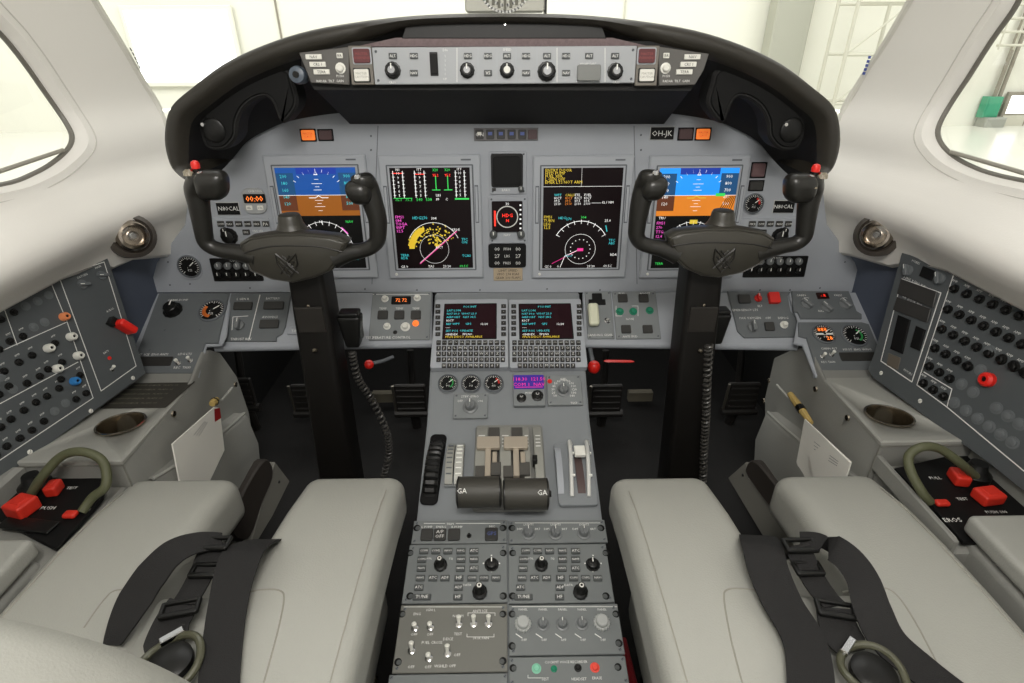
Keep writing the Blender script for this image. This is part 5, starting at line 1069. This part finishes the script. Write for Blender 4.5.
# ================================================================== oxygen mask trays
def tray(s_):
    zt = .398; pl = zplane(zt); nm = 'left' if s_ < 0 else 'right'
    ol = [(22, 478), (92, 470), (108, 476), (104, 500), (58, 552), (-12, 516), (-30, 508)] if s_ < 0 else [(893, 471), (961, 455), (982, 468), (1060, 520), (1050, 545), (962, 545), (930, 508)]
    U = Unit('oxygen_mask_box', 'black oxygen mask stowage tray with red tabs in the %s side console' % nm, 'oxygen box', pl, ol=ol, th=.006, m=BLKM, screws=0, base='tray'); 
    def blk(x0, y0, x1, y1, h_, m, name, rot=0):
        cx, cy, w, hh = U.R(x0, y0, x1, y1); b = MB(m); b.add(*rbox((0, 0, h_/2), (w, hh, h_), .004, 3), m=m); b.box((0, 0, h_*.9), (w*.5, hh*.5, h_*.25), .001, m=m); b.build(name, U.o, T3(cx, cy, U.th) @ Matrix.Rotation(math.radians(rot), 4, 'Z'))
    RD = mat('oxygen_red', 'c42a1a', .5)
    if s_ < 0:
        blk(14, 504, 36, 520, .022, RD, 'red_lever', -15); blk(50, 487, 62, 498, .018, RD, 'red_tab', 10); blk(65, 513, 78, 520, .008, RD, 'red_tab')
        U.text(48, 508, 5.5, 'PUSH'); U.text(72, 488, 4.5, 'TEST'); U.text(86, 510, 4.5, 'ON'); blk(0, 520, 58, 532, .004, BLK, 'label_bar', -9); hp = [(32, 493, .02), (42, 477, .045), (62, 456, .07), (84, 452, .075), (103, 462, .06), (106, 485, .035), (92, 498, .02), (82, 512, .008)]
    else:
        blk(950, 475, 964, 488, .018, RD, 'red_tab', -10); blk(974, 494, 998, 507, .018, RD, 'red_lever', 8); blk(934, 502, 948, 508, .008, RD, 'red_tab')
        U.text(935, 478, 5, 'PULL'); U.text(962, 499, 4.5, 'TEST'); U.text(996, 512, 4.5, 'PUSH 100'); U.text(952, 520, 6.5, 'EROS'); hp = [(975, 476, .02), (960, 463, .05), (940, 449, .07), (922, 447, .075), (909, 456, .06), (911, 472, .045), (922, 492, .025), (930, 502, .01)]
    b = MB(BLK); c = U.L(*((38, 490) if s_ < 0 else (972, 478))); b.lathe([(.022, 0), (.022, .012), (.014, .02), (.011, .03)], 20, c); b.build('hose_fitting', U.o, T3(0, 0, U.th))
    U.done(); hb = MB(HOSE); pts = [zplane(zt+h_).hit(x, y) for x, y, h_ in hp]; hb.tube(pts, .0066, 14, smooth=8); tag(hb.build('oxygen_hose'), 'olive green braided oxygen hose looping over the %s mask tray' % nm, 'hose')
tray(-1); tray(1)
# armrest boxes
for s_, nm in ((-1, 'left'), (1, 'right')):
    T = thing('armrest_box', 'light grey padded armrest box behind the oxygen tray beside the %s seat' % nm, 'armrest', T3(s_*.70, .3, 0)); b = MB(CON); y1 = .515 if s_ < 0 else .535
    b.add(*rbox((0, y1/2-.3+.02, .2), (.150, y1-.04, .40), .012, 3)); b.build('box', T)
    b = MB(CONT); b.add(*rbox((0, y1/2-.3+.02, .420), (.155, y1-.035, .03), .008, 4)); b.build('lid_pad', T)
    if s_ > 0:
        b = MB(BLK); b.lathe([(.010, 0), (.009, .012), (.007, .014)], 16); b.build('knob', T, T3(.03, .12, .435)); b = MB(BLK); b.lathe([(.008, 0), (.006, .01)], 14); b.build('side_button', T, T3(-.075, .10, .37) @ Matrix.Rotation(math.radians(-90), 4, 'Y'))
# ================================================================== gasper vents
for px, s_, nm in (((130, 236), -1, 'left'), ((879, 235), 1, 'right')):
    c = lhit(*px); n_ = ((CAM-c).normalized()+V((-s_*.25, 0, 0))).normalized(); pl = PL(c, n_); T = thing('air_vent', 'round bronze metal eyeball air vent in the white liner on the %s' % nm, 'air vent', pl.mat(c+n_*.016)); R = .033
    b = MB(mat('vent_socket', '4a443e', .5)); b.lathe([(R*1.3, -.05), (R*1.25, .000), (R*1.0, .008), (R*.9, .002)], 32, cap1=True); b.build('socket', T)
    b = MB(BRS); b.lathe([(R*.9, .0), (R*.88, .012), (R*.74, .02), (R*.6, .022), (R*.52, .012), (R*.5, .005)], 32); b.lathe([(R*.3, .005), (R*.28, .014), (R*.15, .017)], 20, m=CHR); b.build('nozzle', T)
# ================================================================== control columns and yokes
def yoke(s_, nm):
    Y = .875; pl = yplane(Y); X = (lambda q: q) if s_ < 0 else None
    if s_ < 0:
        hub = [(240, 243), (250, 237), (275, 233), (311, 233), (338, 236), (349, 241), (342, 258), (333, 270), (316, 277), (294, 282), (272, 279), (250, 270), (244, 257)]
        armL = [(256, 258), (238, 254), (222, 252), (210, 248), (203, 240), (200, 222), (197, 205), (195, 190)]; armR = [(334, 259), (348, 254), (362, 251.5), (372, 247), (377, 239), (377, 222), (372, 204), (366, 188)]
        headL = (213, 187); headR = (358, 190); dome = (293, 228); ctop, cbot = (313, 282), (339, 474)
    else:
        hub = [(666, 236), (676, 231), (700, 228), (740, 228), (764, 232), (774, 238), (768, 252), (762, 262), (742, 272), (718, 277), (700, 275), (684, 268), (673, 258)]
        armL = [(678, 255), (664, 250), (650, 247), (641, 243), (637, 234), (639, 218), (642, 202), (647, 187)]; armR = [(756, 254), (772, 250), (786, 247), (798, 244), (806, 236), (808, 220), (810, 205), (813, 190)]
        headL = (655, 186); headR = (799, 190); dome = (720, 224); ctop, cbot = (698, 280), (683, 478)
    c = pl.hit(*ctop); foot = yplane(.9).hit(*cbot); base = V((foot.x, .9, 0))
    T = thing('control_column', 'dark control column and ram-horn yoke with crest emblem in front of the %s seat' % nm, 'control yoke', T3(*base)); gi_ = T3(*(-base))
    # column: tapered box section
    top = yplane(.94).hit(*ctop)+V((0, 0, .035)); b = MB(COL); rs = []
    for t, w_, d_ in ((0, .062, .07), (.12, .066, .07), (.5, .070, .075), (.8, .074, .08), (1.0, .080, .085)):
        q = top.lerp(V((foot.x, .9, .02)), t); rs.append([tuple(gi_ @ (q+V((x, y, 0)))) for x, y in inset(rrect(0, 0, w_, d_, .010), 0)])
    b.rings(rs); b.build('column_post', T, ang=40)
    for k, (t, r_) in enumerate(((.25, .005), (.06, .003))):
        q = top.lerp(foot, t+.08); b = MB(STL); b.lathe([(r_, 0), (r_*.9, .002), (r_*.5, .0025)], 12); b.build('column_screw', T, gi_ @ yplane(.9).mat(q+V((0, -.0345 if k else -.0345, 0))))
    q = top.lerp(foot, .2); b = MB(mat('cover_plate', '23201d', .45)); b.box((0, 0, 0), (.05, .05, .004), .001); b.build('cover_plate', T, gi_ @ yplane(.9).mat(q+V((0, -.034, .0))))
    # neck from column to hub
    hc = pl.hit(*dome); b = MB(YOKE); n0 = gi_ @ (hc+V((0, .03, .0)))
    hc = yplane(Y+.03).hit(dome[0], dome[1]+7); b = MB(YOKE); b.T = gi_ @ T3(*hc); b.lathe([(.036, -.03), (.033, -.004), (.030, .004), (.023, .014), (.0195, .022), (.0185, .031), (.0165, .035), (.010, .036)], 30, m=YOKE); b.build('hub_dome', T)
    # hub shield
    P = [pl.uv(*q) for q in hub]; ctr = (sum(p[0] for p in P)/len(P), sum(p[1] for p in P)/len(P)); b = MB(YOKE)
    def sc(k, z): return [(ctr[0]+(x-ctr[0])*k, ctr[1]+(y-ctr[1])*k, z) for x, y in P]
    a = sum(P[i][0]*P[(i+1) % len(P)][1]-P[(i+1) % len(P)][0]*P[i][1] for i in range(len(P)))
    if a < 0: P = P[::-1]
    b.rings([sc(.9, -.03), sc(1, -.018), sc(1, .0), sc(.98, .005), sc(.95, .007), sc(.93, .0062), sc(.90, .0085), sc(.87, .0095)]); b.T = Matrix.Identity(4); b.build('hub_shield', T, gi_ @ pl.mat(pl.O), ang=50)
    # top facet line
    e = MB(mat('yoke_groove', '1f1d1b', .5)); L_ = [pl.uv(*q) for q in ([(246, 251), (268, 245), (293, 243.5), (322, 245), (344, 250)] if s_ < 0 else [(671, 244), (692, 241), (720, 240.5), (748, 242), (770, 246)])]
    P2_, _ = catmull([V((x, y, .0100)) for x, y in L_], [0]*5, 5); e.tube(P2_, .0012, 5); e.build('hub_groove', T, gi_ @ pl.mat(pl.O))
    # crest emblem (abstract crossed shield)
    c2 = pl.uv(*((290, 263) if s_ < 0 else (721, 258))); z = .0105; e = MB(mat('crest_dark', '1c1a17', .3)); k = .0165
    for pts in ([(-1, 1.2), (-.3, .5), (0, .1), (-.9, -.9)], [(1, 1.2), (.3, .5), (0, .1), (.9, -.9)], [(-1, 1.2), (-1, .1), (-.6, -.6), (0, -1.3), (.6, -.6), (1, .1), (1, 1.2)], [(-.5, -.2), (0, .3), (.5, -.2)], [(-.4, 1), (0, .6), (.4, 1)], [(-.7, .4), (0, -.4), (.7, .4)], [(-.3, -.9), (0, -.5), (.3, -.9)]):
        e.tube([(c2[0]+x*k, c2[1]+y*k, z) for x, y in pts], .0016, 5)
    e.build('crest_emblem', T, gi_ @ pl.mat(pl.O))
    # arms
    for side, arm in (('l', armL), ('r', armR)):
        P = [gi_ @ (pl.hit(*q)+V((0, .006, 0))) for q in arm]; b = MB(GRIP); b.tube(P[:6], [.018, .0145, .0125, .0125, .0135, .0135], 18, smooth=6); b.build('yoke_arm', T)
        inw = 1 if side == 'l' else -1; h = gi_ @ (pl.hit(*(headL if side == 'l' else headR))+V((0, -.002, 0))); outer = (s_ < 0) == (side == 'l')
        tp = V((h.x-inw*(.014 if outer else .010), h.y, h.z+.024)); b = MB(GRIP); b.tube(P[4:]+[tp+V((0, 0, -.010)), tp+V((0, 0, -.003)), tp], [.0135, .0150, .0165, .0185, .0185, .0165, .0115], 20, smooth=5); b.build('hand_grip', T)
        def df(p, inw=inw):
            t = max(0, min(1, (.02-p.z)/.045)); return V((p.x-inw*.012*t*max(0, min(1, (p.x*inw+.03)/.06)), p.y-.004*(1-t), p.z+.004*(1-t)))
        b = MB(GRIP); b.add(*rbox((inw*(.006 if outer else .000), -.002, .002 if outer else -.004), (.052 if outer else .044, .040, .042 if outer else .034), .0165, 4, deform=df), m=GRIP); b.build('grip_head', T, Matrix.Translation(h))
        b = MB(CHR); b.lathe([(.006, 0), (.0055, .004), (.003, .006)], 14); b.build('thumb_switch', T, T3(h.x-inw*.006, h.y-.012, h.z+.021))
        if outer:
            b = MB(STL); b.box((0, 0, 0), (.010, .006, .003), .001); b.box((.013, .0, -.001), (.010, .006, .003), .001); b.build('trim_switch', T, T3(h.x-.004, h.y-.021, h.z+.010))
            b = MB(STL); b.lathe([(.009, 0), (.008, .006), (.004, .009)], 14); b.build('hat_switch', T, T3(h.x-inw*.024, h.y-.01, h.z+.021))
            b = MB(RED); b.lathe([(.0062, 0), (.0065, .006), (.005, .010), (.002, .0115)], 18); b.build('red_disconnect_button', T, T3(h.x-inw*.014, h.y-.006, h.z+.030)); b = MB(BLK); b.lathe([(.005, 0), (.004, .012)], 12); b.build('button_stem', T, T3(h.x-inw*.014, h.y-.006, h.z+.019))
    return T
yoke(-1, 'left'); yoke(1, 'right')
# ------------------------------------------------------------------ hand microphones with coiled cords
def coil(pts, R, turns, name, label, r0=.0022):
    P, _ = catmull(pts, [0]*len(pts), 24); n_ = turns*10; Q = []; N_ = len(P)-1
    nrm = V((1, 0, 0))
    for i in range(n_+1):
        t = i/n_*N_; k = min(int(t), N_-1); p = P[k].lerp(P[k+1], t-k); tg = (P[k+1]-P[k]).normalized(); nrm = (nrm-tg*nrm.dot(tg)).normalized(); bn = tg.cross(nrm); a = 2*math.pi*turns*i/n_
        Q.append(p+(nrm*math.cos(a)+bn*math.sin(a))*R)
    b = MB(mat('cord_black', '3a3835', .35)); b.tube(Q, r0, 5); return tag(b.build(name), label, 'cord')
YM = yplane(.94)
for s_, c, pts, nm in ((-1, (352, 330), [(352, 352), (358, 378), (372, 400), (386, 430), (389, 452), (384, 476)], 'left'), (1, (716, 327), [(705, 345), (703, 385), (702, 420), (700, 450), (699, 482)], 'right')):
    pl = YM if s_ < 0 else yplane(.97); q = pl.hit(*c); T = thing('hand_microphone', 'black hand microphone clipped beside the %s control column' % nm, 'microphone', Matrix.Translation(q))
    b = MB(BLK); b.add(*rbox((0, 0, 0), (.036, .03, .066), .006, 4, deform=lambda p: V((p.x*(1+.25*p.z/.03), p.y, p.z)))); b.add(*rbox((0, 0, .036), (.038, .028, .01), .004, 3)); b.build('body', T)
    b = MB(BTN); b.add(*rbox((.019 if s_ < 0 else -.019, -.004, .004), (.006, .012, .036), .0025, 3)); b.build('talk_switch', T); b = MB(BLKM); b.tube([(0, .012, -.02), (0, .03, -.03), (0, .05, -.01)], .008, 8); b.build('clip', T)
    coil([yplane(.93 if s_ < 0 else .9).hit(*p)+V((0, .0, 0)) for p in pts] if s_ < 0 else [yplane(.85).hit(p[0]+4, p[1]) for p in pts], .0062, 34, 'coiled_cord', 'black coiled microphone cord hanging beside the %s control column' % nm)
# ------------------------------------------------------------------ red knobs under the panel
pl = yplane(1.06); c = pl.hit(369, 364.5); T = thing('pull_handle', 'small red ball pull handle on a grey rod under the panel left of the pedestal', 'handle', Matrix.Translation(c)); b = MB(RED); b.add(*rbox((0, 0, 0), (.021, .021, .021), .0105, 2)); b.build('ball', T); b = MB(BEZD); e_ = pl.hit(392, 361)-c; b.tube([(0, .004, 0), e_*.5+V((0, .01, -.002)), e_+V((0, .02, .0))], .004, 8, smooth=4); b.build('rod', T)
c = pl.hit(594, 367); T = thing('pull_handle', 'larger red ball handle under the panel just right of the pedestal', 'handle', Matrix.Translation(c)); b = MB(RED); b.add(*rbox((0, 0, 0), (.028, .028, .030), .014, 2)); b.build('ball', T); b = MB(BEZD); b.tube([(0, .01, 0), (0, .07, .01)], .005, 8); b.build('rod', T)
A, B_ = yplane(1.1).hit(604, 361), yplane(1.1).hit(634, 361.5); b = MB(RED); b.tube([A, A.lerp(B_, .1), A.lerp(B_, .9), B_], [.002, .005, .005, .002], 8, flat=.5); tag(b.build('red_lever'), 'thin red bar lever under the panel right of the larger red ball', 'lever')
# ------------------------------------------------------------------ rudder pedals
for x, y, lab in (((238), 392, 'leftmost rudder pedal beside the left console'), (411, 398, 'rudder pedal just left of the pedestal'), (606, 398, 'rudder pedal just right of the pedestal'), (742, 396, 'rudder pedal right of the right control column'), (309, 398, 'rudder pedal hidden beside the left control column')):
    pl = yplane(1.28); c = pl.hit(x, y); T = thing('rudder_pedal', 'dark metal '+lab, 'rudder pedal', Matrix.Translation(c))
    b = MB(mat('pedal_dark', '201e1c', .45)); b.box((0, 0, 0), (.085, .012, .09), .003); 
    for k in range(4): b.box((0, -.009, -.03+k*.02), (.075, .006, .006), .001)
    b.build('pedal_plate', T); b = MB(mat('pedal_metal', '77736a', .35, .8)); b.tube([(-.046, -.008, .045), (-.046, 0, -.05)], .004, 8); b.build('side_strut', T); b = MB(mat('pedal_dark', '')); b.tube([(0, .02, -.045), (0, .06, .12)], .010, 8); b.tube([(-.05, .0, -.052), (.05, .0, -.052)], .012, 10); b.tube([(0, .02, -.05), (0, .04, -c.z+.001)], .014, 10); b.build('pedal_arm', T)
b = MB(mat('footwell_fitting', '6f6a5c', .5)); b.box((0, 0, 0), (.07, .02, .035), .004); b.tube([(-.03, -.012, .02), (-.03, -.012, -.02)], .004, 6); tag(b.build('footwell_bracket', None, Matrix.Translation(yplane(1.42).hit(384, 396))), 'pale metal bracket deep in the footwell behind the left microphone cord', 'bracket')
b = MB(mat('footwell_fitting', '')); b.box((0, 0, 0), (.075, .02, .035), .004); tag(b.build('footwell_bracket', None, Matrix.Translation(yplane(1.42).hit(640, 395))), 'pale metal bracket deep in the footwell left of the right control column', 'bracket')
# ================================================================== seats
def seat(s_, nm):
    cx = -.380 if s_ < 0 else .372; T = thing('pilot_seat', 'light grey leather pilot seat with a split cushion on the %s side' % nm, 'seat', T3(cx, .35 if s_ < 0 else .341, 0)); top = .412
    XO, XI = .212, .205   # half widths outboard / inboard
    def pad(x0, x1, name, inn):
        def df(p):
            y = p.y; z = p.z; f_ = max(0, (y-.05)/.24); z -= .018*f_**3
            w_ = (p.x-(x0+x1)/2); t = max(0, min(1, (.30-y)/.55)); ex = .030*t      # pad widens towards the back on the inner side
            if inn*w_ > 0: x = p.x+inn*ex*min(1, abs(w_)/((x1-x0)/2))
            else: x = p.x
            return V((x, y, z))
        b = MB(LEA); b.add(*rbox(((x0+x1)/2, .025, top-.045), (x1-x0, .64, .09), .026, 8, deform=df)); o = b.build(name, T, ang=80)
        sm = MB(SEAM); xs = x1-.020 if inn < 0 else x0+.020
        sm.tube([V(df(V((xs+(.0), yy, top-.0005 - (0.0 if yy < .29 else .01))))) for yy in [-.28+.03*i for i in range(20)]], .0009, 5); sm.build('stitching', o)
    oL = (-.215, -.062) if s_ < 0 else (-.215, -.068); oR = (.062, .215)
    if s_ < 0: pad(-.236, -.060, 'thigh_cushion', 1); pad(.050, .210, 'thigh_cushion', -1)
    else: pad(-.208, -.050, 'thigh_cushion', 1); pad(.060, .222, 'thigh_cushion', -1)
    b = MB(LEA); b.add(*rbox((0, -.085, top-.048), (.14, .39, .07), .02, 6)); b.build('centre_cushion', T, ang=80)
    for pts in (([(228, 596), (262, 590), (280, 591), (284, 600), (277, 635), (262, 690)], [(150, 590), (118, 590), (104, 600), (84, 628)]) if s_ < 0 else ([(770, 592), (742, 589), (727, 590), (724, 600), (731, 640), (744, 690)], [(842, 592), (872, 588), (893, 592), (915, 622), (950, 690)])):
        sm = MB(mat('seat_groove', '8f8d83', .6)); sm.tube([zplane(top-.0005).hit(*q)-T.location for q in pts], .0012, 6, smooth=5); sm.build('panel_seam', T)
    b = MB(LEA2); b.add(*rbox((0, -.02, top-.15), (.38, .50, .13), .03, 5)); b.build('seat_pan', T, ang=80)
    b = MB(BLKM); b.box((0, -.05, .10), (.30, .40, .16), .01); b.build('pedestal_base', T)
    for k in (-1, 1): q = MB(STL); q.box((k*.13, -.05, .012), (.03, .55, .02), .003); q.build('floor_rail', T)
    return T, cx
SL, cxl = seat(-1, 'left'); SR, cxr = seat(1, 'right')
# left seat backrest shoulder in the lower left corner
b = MB(LEA); o_ = [(-.20, .30), (-.205, .50), (-.20, .58), (-.17, .64), (-.10, .665), (-.02, .66), (.05, .625), (.10, .57), (.13, .50), (.15, .42), (.16, .30)]; o_ = cm2(o_, 5)
def bs(k, y, lean=0): return [((x+.02)*k-.02, y-.12*(z-.4), .40+(z-.40)*k) for x, z in o_]
b.rings([bs(.86, .0), bs(.95, -.006), bs(1, -.03), bs(1, -.075), bs(.93, -.095)][::-1]); b.build('backrest', SL, T3(.0, -.055, 0), ang=80)
# ------------------------------------------------------------------ harnesses
Z = lambda h: zplane(.414+h)
def W(x, y, h=0): return Z(h).hit(x, y)
def harness(s_, nm):
    c = SL.location if s_ < 0 else SR.location; T = thing('seat_harness', 'black webbing seat harness with metal adjusters lying across the %s seat' % nm, 'seat belt', Matrix.Translation(c)); g_ = Matrix.Translation(-V(c))
    def rib(pts, wd, name, side): b = MB(BELT); P = [W(*p) for p in pts]; b.ribbon([g_ @ p for p in P], [V(q) for q in side] if isinstance(side, list) else V(side), wd, .0012); b.build(name, T, ang=60)
    if s_ < 0:
        rib([(218, 715, .008), (219, 683, .008), (223, 640, .010), (229, 600, .016), (236, 570, .026), (245, 550, .03), (262, 541, .012), (272, 540, -.02)], [.040, .040, .042, .045, .050, .052, .04, .03], 'shoulder_strap', (1, 0, 0))
        rib([(112, 645, .004), (122, 624, .012), (136, 598, .022), (152, 574, .034), (172, 553, .042), (196, 543, .040), (222, 541, .03)], [.022, .034, .044, .046, .040, .030, .024], 'shoulder_strap', [(1, -.5, .0), (1, -.5, -.1), (1, -.6, -.2), (.9, -.8, -.2), (.6, -1, -.2), (.1, -1, -.1), (0, -1, 0)])
        rib([(213, 542, .03), (205, 566, .018), (193, 590, .014), (183, 605, .016)], .03, 'adjuster_strap', (1, .2, 0)); rib([(184, 603, .016), (172, 622, .01), (166, 640, .008), (166, 655, .006)], [.036, .04, .044, .03], 'lap_strap', (1, .3, 0))
        bk = [(214, 543, .034, .040), (180, 608, .018, .042), (205, 570, .02, .034)]; ring = (170, 662, .014)
    else:
        rib([(757, 536, .0), (762, 546, .028), (769, 572, .022), (782, 602, .014), (799, 630, .012), (808, 655, .012), (812, 700, .01)], [.045, .05, .05, .048, .048, .046, .045], 'shoulder_strap', (1, 0, 0))
        rib([(800, 541, .032), (822, 543, .04), (845, 556, .045), (862, 578, .04), (872, 608, .03), (888, 640, .018), (925, 672, .012), (960, 700, .012)], [.03, .032, .033, .034, .038, .042, .042, .042], 'shoulder_strap', [(.2, -1, .2), (.4, -1, .3), (.9, -.7, .5), (1, -.4, .6), (1, -.1, .3), (1, .2, .1), (.9, .5, 0), (.9, .5, 0)])
        rib([(797, 545, .034), (807, 568, .018), (822, 592, .014), (835, 606, .016)], .03, 'adjuster_strap', (1, -.2, 0)); rib([(833, 608, .016), (838, 625, .01), (845, 640, .008), (852, 652, .006)], [.036, .042, .044, .03], 'lap_strap', (1, -.2, 0))
        bk = [(800, 545, .036, .040), (836, 609, .018, .042), (808, 568, .02, .034)]; ring = (874, 673, .012)
    for i, (x, y, h_, w_) in enumerate(bk):
        p = g_ @ W(x, y, h_); a = math.radians((12 if i == 1 else 0)*(-1 if s_ > 0 else 1)); b = MB(BLK); M = T3(*p) @ Matrix.Rotation(a, 4, 'Z'); b.T = M
        b.add(*rbox((0, .008, 0), (w_, .005, .006), .0024, 2)); b.add(*rbox((0, -.008, 0), (w_, .007, .007), .003, 2)); b.add(*rbox((w_/2-.002, 0, 0), (.005, .02, .006), .002, 2)); b.add(*rbox((-w_/2+.002, 0, 0), (.005, .02, .006), .002, 2)); b.build('adjuster_buckle', T)
    p = g_ @ W(*ring); b = MB(mat('buckle_olive', '4c4c3c', .3)); R = .030; n_ = 40
    b.tube([(p.x+R*math.cos(2*math.pi*i/n_), p.y+R*math.sin(2*math.pi*i/n_), p.z+.004*math.sin(4*math.pi*i/n_)) for i in range(n_+1)], .0042, 10, caps=False); b.build('buckle_ring', T)
    b = MB(BLK); b.lathe([(.022, 0), (.022, .008), (.016, .012)], 28, (p.x, p.y)); b.T = Matrix.Identity(4); o = b.build('rotary_buckle', T, T3(0, 0, p.z-.006)); b = MB(CHR); b.box((0, 0, 0), (.024, .008, .006), .001); b.build('buckle_tongue', T, T3(p.x-.012, p.y+.028, p.z+.002) @ Matrix.Rotation(math.radians(40), 4, 'Z'))
harness(-1, 'left'); harness(1, 'right')
# red strip by the pedestal foot, bottom right
A, B_ = zplane(.12).hit(622, 640), zplane(.12).hit(634, 690); b = MB(mat('dark_red_paint', '7a1018', .5)); b.tube([A, B_], .008, 8); tag(b.build('red_strap'), 'dark red strap on the floor between pedestal and right seat', 'strap')
# windshield placards
for s_, q0, q1, m, lab in ((-1, (127, 48), (138, 70), mat('decal_ink', '5a5a5a', .6), 'tiny dark lettered decal beside the left windshield post'), (1, (873, 56), (866, 76), mat('decal_blue', '4a5aa0', .6), 'tiny blue lettered decal beside the right windshield post')):
    A, B_ = lhit(*q0), lhit(*q1); d = (B_-A); b = MB(m)
    for k in range(5): p = A.lerp(B_, k/5); e_ = A.lerp(B_, (k+.65)/5); b.tube([p+V((-s_*.006, 0, 0)), e_+V((-s_*.006, 0, 0))], .0028, 5, flat=.4)
    tag(b.build('windshield_decal'), lab, 'decal')
bpy.context.view_layer.update()
